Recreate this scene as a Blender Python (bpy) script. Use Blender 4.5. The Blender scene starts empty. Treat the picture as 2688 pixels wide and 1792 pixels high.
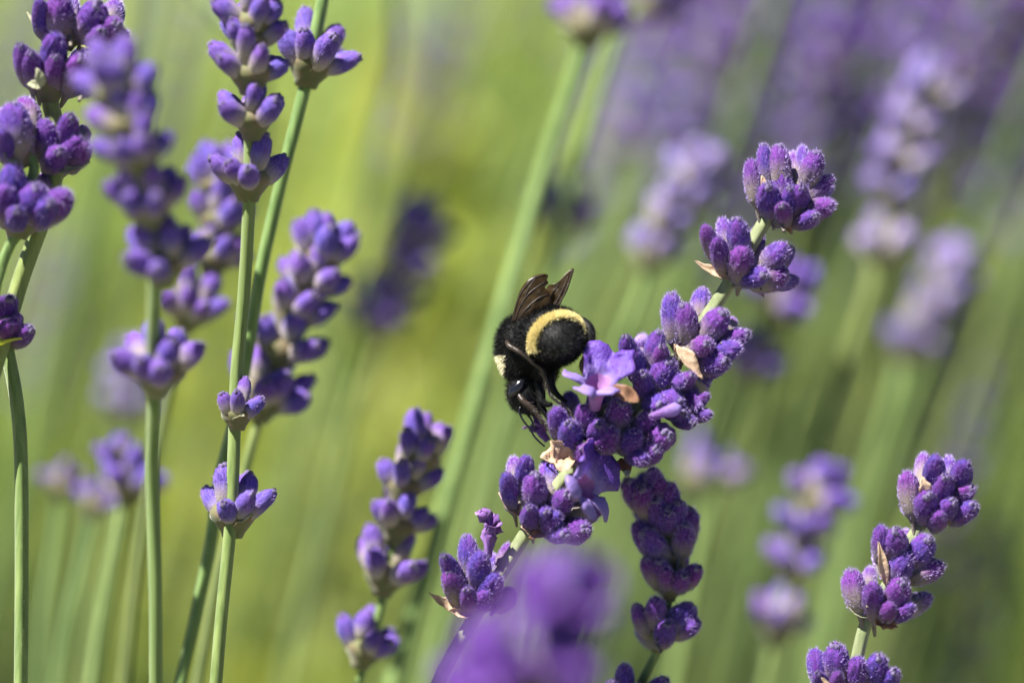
import bpy, bmesh, math, random
import numpy as np
from mathutils import Vector, Matrix, Quaternion, noise

# ---------------------------------------------------------------- camera, sky, sun, exposure
scene = bpy.context.scene
col = scene.collection
PITCH = math.radians(12.0)
FOCUS = 0.28                                   # metres to the flower the bee sits on
SUBJECT = Vector((0, 0, 0.50))
RIGHT = Vector((1, 0, 0))
FWD = Vector((0, math.cos(PITCH), -math.sin(PITCH)))
UP = Vector((0, math.sin(PITCH), math.cos(PITCH)))
CAM = SUBJECT - FWD * FOCUS
cam = bpy.data.cameras.new('camera')
cam.lens = 100; cam.sensor_width = 36
cam.clip_start = 0.01; cam.clip_end = 500
cam.dof.use_dof = True; cam.dof.focus_distance = FOCUS - 0.0005; cam.dof.aperture_fstop = 6.8
camo = bpy.data.objects.new('camera', cam); col.objects.link(camo)
camo.location = CAM; camo.rotation_euler = (math.pi / 2 - PITCH, 0, 0)
scene.camera = camo

SUN = Vector((-0.44, -0.17, 0.885)).normalized()     # towards the sun
world = bpy.data.worlds.new('World'); scene.world = world; world.use_nodes = True
wn = world.node_tree
sky = wn.nodes.new('ShaderNodeTexSky'); sky.sky_type = 'NISHITA'; sky.sun_disc = False; sky.altitude = 3000; sky.dust_density = .3; sky.air_density = .5
sky.sun_elevation = math.asin(SUN.z); sky.sun_rotation = math.atan2(SUN.x, SUN.y)
bg = wn.nodes['Background']; bg.inputs['Strength'].default_value = 0.05
wn.links.new(sky.outputs['Color'], bg.inputs['Color'])
sl = bpy.data.lights.new('sun', 'SUN'); sl.energy = 5.0; sl.angle = math.radians(0.53); sl.color = (1, .965, .91)
so = bpy.data.objects.new('sun', sl); col.objects.link(so)
so.rotation_euler = (-SUN).to_track_quat('-Z', 'Y').to_euler(); so.location = SUN * 3
scene.view_settings.view_transform = 'Standard'; scene.view_settings.look = 'None'
scene.view_settings.exposure = 1.85; scene.view_settings.gamma = 1
scene.render.engine = 'CYCLES'
scene.cycles.use_denoising = True
scene.cycles.max_bounces = 6; scene.cycles.transparent_max_bounces = 12
scene.cycles.sample_clamp_indirect = 8

# ---------------------------------------------------------------- helpers
PXM = 0.100 / 2688            # metres per photo pixel at the focus distance
def P(x, y, d=FOCUS):         # a point seen at photo pixel x, y (2688 wide), d metres down the view axis
    k = .36 / 2688
    return CAM + FWD * d + RIGHT * ((x - 1344) * k * d) + UP * ((896 - y) * k * d)
def Q(x, y, d=FOCUS):         # same for the 2352-wide view
    return P(x * 1.142857, y * 1.142857, d)
def lin(*c):
    return tuple(((v / 255 + .055) / 1.055) ** 2.4 if v > 10 else v / 255 / 12.92 for v in c)

def nodes(name):
    m = bpy.data.materials.new(name); m.use_nodes = True
    nt = m.node_tree; b = nt.nodes['Principled BSDF']
    return m, nt, b
def N(nt, t, **kw):
    n = nt.nodes.new(t)
    for k, v in kw.items():
        if k in n.inputs.keys(): n.inputs[k].default_value = v
        else: setattr(n, k, v)
    return n
def ramp(nt, stops):
    r = nt.nodes.new('ShaderNodeValToRGB'); e = r.color_ramp.elements
    while len(e) < len(stops): e.new(.5)
    for el, (p, c) in zip(e, stops): el.position = p; el.color = (*c, 1)
    return r
def mixc(nt, a, b, f, mode='MIX'):
    m = nt.nodes.new('ShaderNodeMix'); m.data_type = 'RGBA'; m.blend_type = mode
    for sock, v in ((m.inputs[0], f), (m.inputs[6], a), (m.inputs[7], b)):
        if isinstance(v, (int, float)): sock.default_value = v
        elif isinstance(v, tuple): sock.default_value = (*v, 1)
        else: nt.links.new(v, sock)
    return m.outputs[2]
def translucent(nt, b, color, fac):
    out = nt.nodes['Material Output']
    t = nt.nodes.new('ShaderNodeBsdfTranslucent'); mx = nt.nodes.new('ShaderNodeMixShader')
    if isinstance(color, tuple): t.inputs['Color'].default_value = (*color, 1)
    else: nt.links.new(color, t.inputs['Color'])
    mx.inputs[0].default_value = fac
    nt.links.new(b.outputs[0], mx.inputs[1]); nt.links.new(t.outputs[0], mx.inputs[2])
    nt.links.new(mx.outputs[0], out.inputs['Surface'])

M = {}
def mat_calyx(name, blue, red, pale, fuzzlift):
    m, nt, b = nodes(name)
    tc = N(nt, 'ShaderNodeTexCoord'); sep = N(nt, 'ShaderNodeSeparateXYZ')
    nt.links.new(tc.outputs['Object'], sep.inputs[0])
    oi = N(nt, 'ShaderNodeObjectInfo')
    hue = mixc(nt, blue, red, oi.outputs['Random'])
    # blotchy hue along the bud and dark vein stripes that run lengthwise
    mp = N(nt, 'ShaderNodeMapping'); mp.inputs['Scale'].default_value = (9, 9, 1.2)
    nt.links.new(tc.outputs['Object'], mp.inputs[0])
    n1 = N(nt, 'ShaderNodeTexNoise', Scale=1.6, Detail=3.0); nt.links.new(mp.outputs[0], n1.inputs['Vector'])
    st = ramp(nt, [(.38, (.34, .34, .42)), (.60, (1.2, 1.15, 1.12))]); nt.links.new(n1.outputs['Fac'], st.inputs[0])
    c = mixc(nt, hue, st.outputs[0], .85, 'MULTIPLY')
    n2 = N(nt, 'ShaderNodeTexNoise', Scale=2.2, Detail=2.0); nt.links.new(tc.outputs['Object'], n2.inputs['Vector'])
    r2 = ramp(nt, [(.45, (0, 0, 0)), (.75, (1, 1, 1))]); nt.links.new(n2.outputs['Fac'], r2.inputs[0])
    c = mixc(nt, c, red, r2.outputs[0])
    n3 = N(nt, 'ShaderNodeTexNoise', Scale=26.0, Detail=2.0); nt.links.new(tc.outputs['Object'], n3.inputs['Vector'])
    r3 = ramp(nt, [(.56, (0, 0, 0)), (.72, (1, 1, 1))]); nt.links.new(n3.outputs['Fac'], r3.inputs[0])
    fl = N(nt, 'ShaderNodeMath', operation='MULTIPLY'); fl.inputs[1].default_value = fuzzlift
    nt.links.new(r3.outputs[0], fl.inputs[0])
    c = mixc(nt, c, (.30, .21, .50), fl.outputs[0])
    zr = ramp(nt, [(.0, (1, 1, 1)), (.20, (.85, .85, .85)), (.52, (0, 0, 0))])
    ma = N(nt, 'ShaderNodeMath', operation='MULTIPLY_ADD'); ma.inputs[1].default_value = .8; ma.inputs[2].default_value = .1
    nt.links.new(sep.outputs['Z'], ma.inputs[0])
    jit = N(nt, 'ShaderNodeMath', operation='MULTIPLY_ADD'); jit.inputs[1].default_value = -.22
    nt.links.new(oi.outputs['Random'], jit.inputs[0]); nt.links.new(ma.outputs[0], jit.inputs[2])
    nt.links.new(jit.outputs[0], zr.inputs[0])
    c = mixc(nt, c, pale, zr.outputs[0])
    nt.links.new(c, b.inputs['Base Color'])
    b.inputs['Roughness'].default_value = .75; b.inputs['Specular IOR Level'].default_value = .25
    b.inputs['Sheen Weight'].default_value = .15; b.inputs['Sheen Roughness'].default_value = .3
    b.inputs['Sheen Tint'].default_value = (.72, .68, 1, 1)
    bp = N(nt, 'ShaderNodeBump', Strength=.9, Distance=.00015); nt.links.new(n3.outputs['Fac'], bp.inputs['Height'])
    nt.links.new(bp.outputs[0], b.inputs['Normal'])
    tcx = mixc(nt, c, (.50, .10, .45), .45)
    translucent(nt, b, tcx, .10)
    M[name] = m
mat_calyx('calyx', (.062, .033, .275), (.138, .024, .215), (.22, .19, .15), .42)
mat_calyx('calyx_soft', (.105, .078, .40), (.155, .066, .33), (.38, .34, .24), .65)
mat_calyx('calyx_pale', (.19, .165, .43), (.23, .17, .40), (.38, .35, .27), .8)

def simple(name, c, rough=.6, spec=.3, trans=0, tcol=None, sheen=0, var=None, scale=800.0, bump=0):
    m, nt, b = nodes(name)
    b.inputs['Roughness'].default_value = rough; b.inputs['Specular IOR Level'].default_value = spec
    b.inputs['Sheen Weight'].default_value = sheen
    cc = c
    if var:
        tc = N(nt, 'ShaderNodeTexCoord')
        n = N(nt, 'ShaderNodeTexNoise', Scale=scale, Detail=4.0); nt.links.new(tc.outputs['Object'], n.inputs['Vector'])
        r = ramp(nt, [(.35, c), (.68, var)]); nt.links.new(n.outputs['Fac'], r.inputs[0])
        cc = r.outputs[0]; nt.links.new(cc, b.inputs['Base Color'])
        if bump:
            bp = N(nt, 'ShaderNodeBump', Strength=bump, Distance=.0002); nt.links.new(n.outputs['Fac'], bp.inputs['Height'])
            nt.links.new(bp.outputs[0], b.inputs['Normal'])
    else:
        b.inputs['Base Color'].default_value = (*c, 1)
    if trans: translucent(nt, b, tcol or cc, trans)
    M[name] = m
    return m
simple('fuzz', (.38, .28, .60), .6, .3)
simple('fuzz_green', (.52, .60, .38), .5, .4, .3)
def mat_petal(name, rim, throat, tubec):
    m, nt, b = nodes(name)
    tc = N(nt, 'ShaderNodeTexCoord'); sep = N(nt, 'ShaderNodeSeparateXYZ'); nt.links.new(tc.outputs['Object'], sep.inputs[0])
    mp = N(nt, 'ShaderNodeMapping'); mp.inputs['Scale'].default_value = (7, 7, 1.3); nt.links.new(tc.outputs['Object'], mp.inputs[0])
    n = N(nt, 'ShaderNodeTexNoise', Scale=2.2, Detail=4.0); nt.links.new(mp.outputs[0], n.inputs['Vector'])
    ad = N(nt, 'ShaderNodeMath', operation='MULTIPLY_ADD'); ad.inputs[1].default_value = .5; nt.links.new(n.outputs['Fac'], ad.inputs[0])
    dv = N(nt, 'ShaderNodeMath', operation='MULTIPLY_ADD'); dv.inputs[1].default_value = .4; dv.inputs[2].default_value = -.25
    nt.links.new(sep.outputs['Z'], dv.inputs[0]); nt.links.new(dv.outputs[0], ad.inputs[2])
    r = ramp(nt, [(.1, tubec), (.42, throat), (.52, throat), (.72, rim)]); nt.links.new(ad.outputs[0], r.inputs[0])
    st = ramp(nt, [(.35, (.7, .62, .75)), (.6, (1.1, 1.1, 1.05))]); nt.links.new(n.outputs['Fac'], st.inputs[0])
    c = mixc(nt, r.outputs[0], st.outputs[0], .7, 'MULTIPLY')
    nt.links.new(c, b.inputs['Base Color']); b.inputs['Roughness'].default_value = .5; b.inputs['Specular IOR Level'].default_value = .3
    bp = N(nt, 'ShaderNodeBump', Strength=.6, Distance=.0002); nt.links.new(n.outputs['Fac'], bp.inputs['Height']); nt.links.new(bp.outputs[0], b.inputs['Normal'])
    translucent(nt, b, c, .45); M[name] = m
mat_petal('petal_violet', (.155, .055, .34), (.18, .07, .37), (.18, .065, .30))
mat_petal('petal', (.145, .065, .41), (.36, .27, .62), (.24, .11, .38))
simple('petal_pink', (.32, .11, .38), .5, .35, .3, (.4, .14, .45), .1, (.48, .26, .52), 900.0, .4)
simple('petal_wilted', (.19, .06, .35), .6, .3, .3, (.4, .1, .5), .3, (.33, .14, .48), 1400.0, .6)
simple('cup', (.11, .125, .045), .7, .25, .15, None, .2, (.17, .12, .07), 700.0, .4)
simple('nub', (.08, .05, .16), .8, .2, .1, None, .2, (.22, .17, .30), 1500.0, .6)
simple('bract', (.40, .27, .17), .65, .3, .3, (.6, .42, .28), .1, (.60, .46, .33), 1600.0, .9)
simple('bract_brown', (.20, .10, .055), .65, .3, .3, (.45, .2, .09), .1, (.36, .2, .12), 1100.0, .5)
simple('bract_pale', (.34, .36, .22), .65, .3, .3, None, .1, (.5, .46, .33), 1100.0, .5)
simple('bract_green', (.45, .5, .05), .55, .3, .4, (.6, .65, .06), .1, (.6, .6, .1), 1100.0, .3)
simple('bee_black', (.003, .003, .003), .6, .22, 0, None, 0, (.006, .006, .006), 900.0, .4)
simple('bee_hair', (.004, .004, .0045), .6, .22)
simple('bee_yellow', (.78, .69, .36), .5, .3, .2)
simple('bee_pale', (.80, .74, .50), .5, .3, .2)
simple('bee_eye', (.006, .006, .008), .16, .6)
simple('bee_leg', (.030, .020, .014), .42, .35, 0, None, 0, (.03, .022, .018), 1500.0, .5)
simple('bee_leg_orange', (.26, .075, .02), .38, .5, 0, None, 0, (.05, .025, .015), 900.0, .4)
simple('pollen', (.85, .25, .03), .6, .3)
simple('silk', (.8, .8, .78), .3, .5)

def mat_stem(name, a, c2, trans=.12):
    m, nt, b = nodes(name)
    tc = N(nt, 'ShaderNodeTexCoord'); oi = N(nt, 'ShaderNodeObjectInfo')
    mp = N(nt, 'ShaderNodeMapping'); mp.inputs['Scale'].default_value = (1500, 1500, 60)
    nt.links.new(tc.outputs['Object'], mp.inputs[0])
    n = N(nt, 'ShaderNodeTexNoise', Scale=1.0, Detail=4.0); nt.links.new(mp.outputs[0], n.inputs['Vector'])
    r = ramp(nt, [(.3, a), (.7, c2)]); nt.links.new(n.outputs['Fac'], r.inputs[0])
    hs = N(nt, 'ShaderNodeHueSaturation'); nt.links.new(r.outputs[0], hs.inputs['Color'])
    mr = N(nt, 'ShaderNodeMapRange'); mr.inputs[3].default_value = .475; mr.inputs[4].default_value = .52
    nt.links.new(oi.outputs['Random'], mr.inputs[0]); nt.links.new(mr.outputs[0], hs.inputs['Hue'])
    nt.links.new(hs.outputs[0], b.inputs['Base Color'])
    b.inputs['Roughness'].default_value = .55; b.inputs['Specular IOR Level'].default_value = .35
    b.inputs['Sheen Weight'].default_value = .3
    bp = N(nt, 'ShaderNodeBump', Strength=.3, Distance=.0002); nt.links.new(n.outputs['Fac'], bp.inputs['Height'])
    nt.links.new(bp.outputs[0], b.inputs['Normal'])
    if trans: translucent(nt, b, hs.outputs[0], trans)
    M[name] = m
mat_stem('stem', (.085, .140, .026), (.180, .245, .065))
mat_stem('stem_pale', (.12, .16, .06), (.22, .26, .13))
def mat_tint(name, trans):            # colour carried per blade or bud in an attribute
    m, nt, b = nodes(name)
    a = N(nt, 'ShaderNodeAttribute'); a.attribute_name = 'tint'
    nt.links.new(a.outputs['Color'], b.inputs['Base Color'])
    b.inputs['Roughness'].default_value = .6; b.inputs['Specular IOR Level'].default_value = .3
    b.inputs['Sheen Weight'].default_value = .2
    translucent(nt, b, a.outputs['Color'], trans); M[name] = m
mat_tint('field_green', .4); mat_tint('field_flower', .25)

m, nt, b = nodes('bee_wing')
tc = N(nt, 'ShaderNodeTexCoord'); n = N(nt, 'ShaderNodeTexNoise', Scale=700.0, Detail=4.0)
nt.links.new(tc.outputs['Object'], n.inputs['Vector'])
r = ramp(nt, [(.3, (.022, .013, .005)), (.7, (.055, .034, .012))]); nt.links.new(n.outputs['Fac'], r.inputs[0])
nt.links.new(r.outputs[0], b.inputs['Base Color']); b.inputs['Roughness'].default_value = .3
b.inputs['Specular IOR Level'].default_value = .5
bp = N(nt, 'ShaderNodeBump', Strength=.4, Distance=.0002); nt.links.new(n.outputs['Fac'], bp.inputs['Height']); nt.links.new(bp.outputs[0], b.inputs['Normal'])
tr = N(nt, 'ShaderNodeBsdfTransparent'); tr.inputs[0].default_value = (.55, .40, .2, 1)
tl = N(nt, 'ShaderNodeBsdfTranslucent'); tl.inputs[0].default_value = (.14, .085, .03, 1)
m1 = N(nt, 'ShaderNodeMixShader'); m1.inputs[0].default_value = .4
m2 = N(nt, 'ShaderNodeMixShader'); m2.inputs[0].default_value = .22
nt.links.new(b.outputs[0], m1.inputs[1]); nt.links.new(tl.outputs[0], m1.inputs[2])
nt.links.new(m1.outputs[0], m2.inputs[1]); nt.links.new(tr.outputs[0], m2.inputs[2])
nt.links.new(m2.outputs[0], nt.nodes['Material Output'].inputs['Surface']); M['bee_wing'] = m

m, nt, b = nodes('soil')
tc = N(nt, 'ShaderNodeTexCoord'); n = N(nt, 'ShaderNodeTexNoise', Scale=6.0, Detail=9.0)
nt.links.new(tc.outputs['Object'], n.inputs['Vector'])
r = ramp(nt, [(.3, (.06, .075, .025)), (.5, (.12, .12, .06)), (.7, (.19, .16, .11))]); nt.links.new(n.outputs['Fac'], r.inputs[0])
nt.links.new(r.outputs[0], b.inputs['Base Color']); b.inputs['Roughness'].default_value = .95
bp = N(nt, 'ShaderNodeBump', Strength=.8, Distance=.03); nt.links.new(n.outputs['Fac'], bp.inputs['Height']); nt.links.new(bp.outputs[0], b.inputs['Normal'])
M['soil'] = m

def mesh(name, verts, faces, mats, idx=None, smooth=True, tint=None):
    me = bpy.data.meshes.new(name)
    me.from_pydata([tuple(v) for v in verts], [], faces)
    for k in (mats if isinstance(mats, (list, tuple)) else [mats]): me.materials.append(M[k])
    if idx is not None: me.polygons.foreach_set('material_index', idx)
    if smooth: me.polygons.foreach_set('use_smooth', [True] * len(me.polygons))
    if tint is not None:
        at = me.color_attributes.new('tint', 'FLOAT_COLOR', 'POINT')
        at.data.foreach_set('color', np.asarray(tint, dtype=np.float32).ravel())
    me.update()
    return me
def link(name, me, parent=None, loc=None, base=None):
    """loc: world position of the object's origin; base: world position of the parent's origin"""
    o = bpy.data.objects.new(name, me); col.objects.link(o)
    if parent is not None: o.parent = parent
    if loc is not None: o.location = Vector(loc) - (Vector(base) if base is not None else Vector())
    return o
def tag(o, label=None, cat=None, group=None, kind=None):
    if label: o['label'] = label
    if cat: o['category'] = cat
    if group: o['group'] = group
    if kind: o['kind'] = kind
    return o

def thicken(me, th):
    me.update(); n = len(me.vertices)
    co = np.empty(n * 3, np.float32); me.vertices.foreach_get('co', co); co = co.reshape(-1, 3)
    no = np.array([v.normal for v in me.vertices], np.float32)
    fs = [tuple(p.vertices) for p in me.polygons]; mi = [p.material_index for p in me.polygons]
    cnt = {}
    for f in fs:
        for i in range(len(f)):
            e = (f[i], f[(i + 1) % len(f)]); cnt[e] = 1
    rim = [e for e in cnt if (e[1], e[0]) not in cnt]
    V = np.vstack([co, co - no * th]); F = fs + [tuple(v + n for v in f[::-1]) for f in fs] + [(e[1], e[0], e[0] + n, e[1] + n) for e in rim]
    me2 = bpy.data.meshes.new(me.name); me2.from_pydata(V.tolist(), [], F)
    for m_ in me.materials: me2.materials.append(m_)
    me2.polygons.foreach_set('material_index', mi + mi + [mi[0]] * len(rim)); me2.polygons.foreach_set('use_smooth', [True] * len(F))
    nm = me.name; bpy.data.meshes.remove(me); me2.name = nm; me2.update()
    return me2
def frame(t):
    t = t.normalized(); a = Vector((0, 0, 1)) if abs(t.z) < .9 else Vector((1, 0, 0))
    u = t.cross(a).normalized(); return u, t.cross(u).normalized()
def smooth_path(pts, rad, n):
    """Catmull-Rom through the points, n steps per span"""
    out, ro = [], []
    for i in range(len(pts) - 1):
        p0 = pts[max(i - 1, 0)]; p1 = pts[i]; p2 = pts[i + 1]; p3 = pts[min(i + 2, len(pts) - 1)]
        for k in range(n):
            t = k / n
            out.append(.5 * ((2 * p1) + (p2 - p0) * t + (2 * p0 - 5 * p1 + 4 * p2 - p3) * t * t + (3 * p1 - p0 - 3 * p2 + p3) * t ** 3))
            ro.append(rad[i] * (1 - t) + rad[i + 1] * t)
    out.append(pts[-1]); ro.append(rad[-1])
    return out, ro
def tube(pts, rad, seg=12, square=0.0, V=None, F=None):
    V = [] if V is None else V; F = [] if F is None else F
    o0 = len(V); u = None
    for i, p in enumerate(pts):
        t = (pts[min(i + 1, len(pts) - 1)] - pts[max(i - 1, 0)]).normalized()
        if u is None: u, v = frame(t)
        else:
            u = (u - t * u.dot(t)).normalized(); v = t.cross(u)
        for k in range(seg):
            a = 2 * math.pi * k / seg
            r = rad[i] * (1 + square * math.cos(4 * a))
            V.append(p + (u * math.cos(a) + v * math.sin(a)) * r)
    for i in range(len(pts) - 1):
        for k in range(seg):
            a = o0 + i * seg + k; b_ = o0 + i * seg + (k + 1) % seg
            F.append((a, b_, b_ + seg, a + seg))
    F.append(tuple(o0 + k for k in range(seg))[::-1])
    F.append(tuple(o0 + (len(pts) - 1) * seg + k for k in range(seg)))
    return V, F

# ---------------------------------------------------------------- bud meshes (unit: length 1, width 1)
PROF = [(-.42, .07), (-.14, .12), (-.04, .22), (.03, .33), (.12, .42), (.25, .475), (.40, .50), (.55, .50), (.68, .47), (.80, .405), (.89, .31), (.95, .20), (.985, .09)]
def bud_mesh(name, seed, seg, fuzz, mat, crown=True, slim=1.0, rings=PROF):
    rnd = random.Random(seed); V, F, I = [], [], []
    ox = rnd.random() * 50
    bend = Vector((rnd.uniform(-.10, .10), rnd.uniform(-.10, .10), 0))
    for (z, r) in rings:
        for k in range(seg):
            a = 2 * math.pi * k / seg
            mid = max(0, min(1, (z - .02) / .3))
            rib = .06 * math.cos(a * 8) * mid * (1 if seg > 15 else 0)
            lump = noise.noise(Vector((math.cos(a) * 1.3 + ox, math.sin(a) * 1.3, z * 2.4))) * .13
            tipl = (noise.noise(Vector((math.cos(a) * 4 + ox, math.sin(a) * 4, z * 9))) * .22) if z > .75 else 0
            rr = r * (1 + rib + lump + tipl) * slim
            q = bend * (z * z)
            V.append(Vector((math.cos(a) * rr + q.x, math.sin(a) * rr + q.y, z + (tipl * .18 if z > .75 else 0))))
    for i in range(len(rings) - 1):
        for k in range(seg):
            a = i * seg + k; b_ = i * seg + (k + 1) % seg
            F.append((a, b_, b_ + seg, a + seg)); I.append(0)
    V.append(Vector((bend.x, bend.y, .985))); top = len(V) - 1
    for k in range(seg):
        F.append(((len(rings) - 1) * seg + k, (len(rings) - 1) * seg + (k + 1) % seg, top)); I.append(0)
    if crown:                                     # the crumpled teeth that close the calyx
        for k in range(5):
            a = rnd.random() * 6.3; c = Vector((math.cos(a) * .12 + bend.x, math.sin(a) * .12 + bend.y, .955)); o0 = len(V)
            rr = rnd.uniform(.07, .12)
            for j in range(5):
                for h in range(6):
                    th = math.pi * (j + .5) / 5; ph = 2 * math.pi * h / 6
                    V.append(c + Vector((math.sin(th) * math.cos(ph) * rr * 1.3, math.sin(th) * math.sin(ph) * rr * 1.3, math.cos(th) * rr * .7)))
            for j in range(4):
                for h in range(6):
                    F.append((o0 + j * 6 + h, o0 + j * 6 + (h + 1) % 6, o0 + (j + 1) * 6 + (h + 1) % 6, o0 + (j + 1) * 6 + h)); I.append(1)
    for _ in range(fuzz):
        z = rnd.random() ** .8 * .98; a = rnd.random() * 6.2832
        i = next(j for j in range(len(rings) - 1) if rings[j + 1][0] >= z) if z < rings[-1][0] else len(rings) - 2
        t = (z - rings[i][0]) / (rings[i + 1][0] - rings[i][0]); r = rings[i][1] * (1 - t) + rings[i + 1][1] * t
        sl_ = (rings[i][1] - rings[i + 1][1]) / (rings[i + 1][0] - rings[i][0])
        k = int(a / 6.2832 * seg) % seg
        q = bend * (z * z)
        p = Vector((math.cos(a) * r * .98 * slim + q.x, math.sin(a) * r * .98 * slim + q.y, z))
        nrm = (Vector((math.cos(a), math.sin(a), sl_ * .5 + .25)) + Vector((rnd.uniform(-.6, .6), rnd.uniform(-.6, .6), rnd.uniform(-.4, .6)))).normalized()
        L = rnd.uniform(.07, .15); side = nrm.cross(Vector((rnd.uniform(-1, 1), rnd.uniform(-1, 1), rnd.uniform(-1, 1)))).normalized() * .0075
        o0 = len(V); V += [p - side, p + side, p + nrm * L]
        F.append((o0, o0 + 1, o0 + 2)); I.append(2)
    return mesh(name, V, F, [mat, 'nub', 'fuzz'], I)
BUD_HI = [bud_mesh('bud', 10 + i, 24, 800, 'calyx', i % 2 == 0, (1, .94, 1.04, .97, 1.0)[i]) for i in range(5)]
PROF_LO = [PROF[i] for i in (0, 2, 4, 6, 8, 9, 11, 12)]
BUD_MID = [bud_mesh('bud', 30 + i, 14, 120, 'calyx_soft', True) for i in range(4)]
BUD_LO = [bud_mesh('bud', 50 + i, 9, 0, 'calyx_soft', False, 1.0, PROF_LO) for i in range(3)]

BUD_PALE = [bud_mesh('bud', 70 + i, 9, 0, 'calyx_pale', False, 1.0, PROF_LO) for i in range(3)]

def corolla_mesh(name, seed, crumple, mat=('petal', 'petal_pink'), open_=1.0):
    """two-lipped flower: unit tube from z 0 to 1, lips flaring beyond; +y is the two-lobed upper lip"""
    rnd = random.Random(seed); V, F, I = [], [], []
    seg, ox = 60, rnd.random() * 40
    rows = [(0, .17, 0), (.3, .18, 0), (.6, .22, 0), (.85, .27, 0), (1.0, .33, 0)]
    def rip(p, s, a): return Vector((noise.noise(p * s), noise.noise(p * s + Vector((9, 0, 0))), noise.noise(p * s + Vector((0, 7, 0))))) * a
    lip = 9
    for i in range(len(rows) + lip):
        for k in range(seg):
            a = 2 * math.pi * k / seg
            if i < len(rows):
                z, r, _ = rows[i]; p = Vector((math.cos(a) * r, math.sin(a) * r, z))
            else:
                u = (i - len(rows) + 1) / lip
                da = lambda c, w: max(0, 1 - (abs((a - c + math.pi) % (2 * math.pi) - math.pi) / w) ** 2)
                upper = max(da(math.radians(58), .85), da(math.radians(122), .85))
                lower = max(da(math.radians(270), .5), da(math.radians(205), .45), da(math.radians(335), .45))
                Lp = max(1.45 * math.sqrt(upper), .72 * math.sqrt(lower), .12)
                fl = (.42 if upper > lower else .95) * open_
                ang = u * 1.25 * fl
                rr = .33 + Lp * (math.sin(ang) if ang < 1.5 else 1) * u * .9
                zz = 1.0 + Lp * u * math.cos(ang * .9) * .95
                p = Vector((math.cos(a) * rr, math.sin(a) * rr, zz))
                p += rip(p + Vector((ox, 0, 0)), 2.6, .22 * u) + rip(p + Vector((ox, 5, 0)), 7, .07 * u)
            if crumple:
                w = min(.6, max(0, p.z - .4))
                p += rip(p + Vector((ox, 3, 0)), 2.3, crumple * w) + rip(p + Vector((ox, 8, 0)), 5.5, crumple * .5 * w)
            V.append(p)
    for i in range(len(rows) + lip - 1):
        for k in range(seg):
            a = i * seg + k; b_ = i * seg + (k + 1) % seg
            F.append((a, b_, b_ + seg, a + seg)); I.append(0 if i > len(rows) else 1)
    me = mesh(name, V, F, list(mat), I)
    return thicken(me, .03)
COROLLA = corolla_mesh('open_flower', 3, 0)
COROLLA_B = corolla_mesh('open_flower', 8, .12, open_=1.15)
COROLLA_V = corolla_mesh('open_flower', 12, .1, ('petal_violet', 'petal_violet'), 1.0)
COROLLA_WILT = corolla_mesh('wilted_flower', 5, .5, ('petal_wilted', 'petal_wilted'), .3)
def petal_bud_mesh():
    V, F = [], []
    prof = [(0, .22), (.15, .27), (.4, .33), (.65, .42), (.82, .40), (.93, .27), (.99, .1)]
    for (z, r) in prof:
        for k in range(18):
            a = 2 * math.pi * k / 18
            rr = r * (1 + .16 * noise.noise(Vector((math.cos(a) * 2, math.sin(a) * 2, z * 4))))
            V.append(Vector((math.cos(a) * rr, math.sin(a) * rr, z)))
    for i in range(len(prof) - 1):
        for k in range(18):
            a = i * 18 + k; b_ = i * 18 + (k + 1) % 18; F.append((a, b_, b_ + 18, a + 18))
    F.append(tuple(6 * 18 + k for k in range(18)))
    return mesh('flower_bud', V, F, ['petal'])
PETAL_BUD = petal_bud_mesh()

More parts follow.
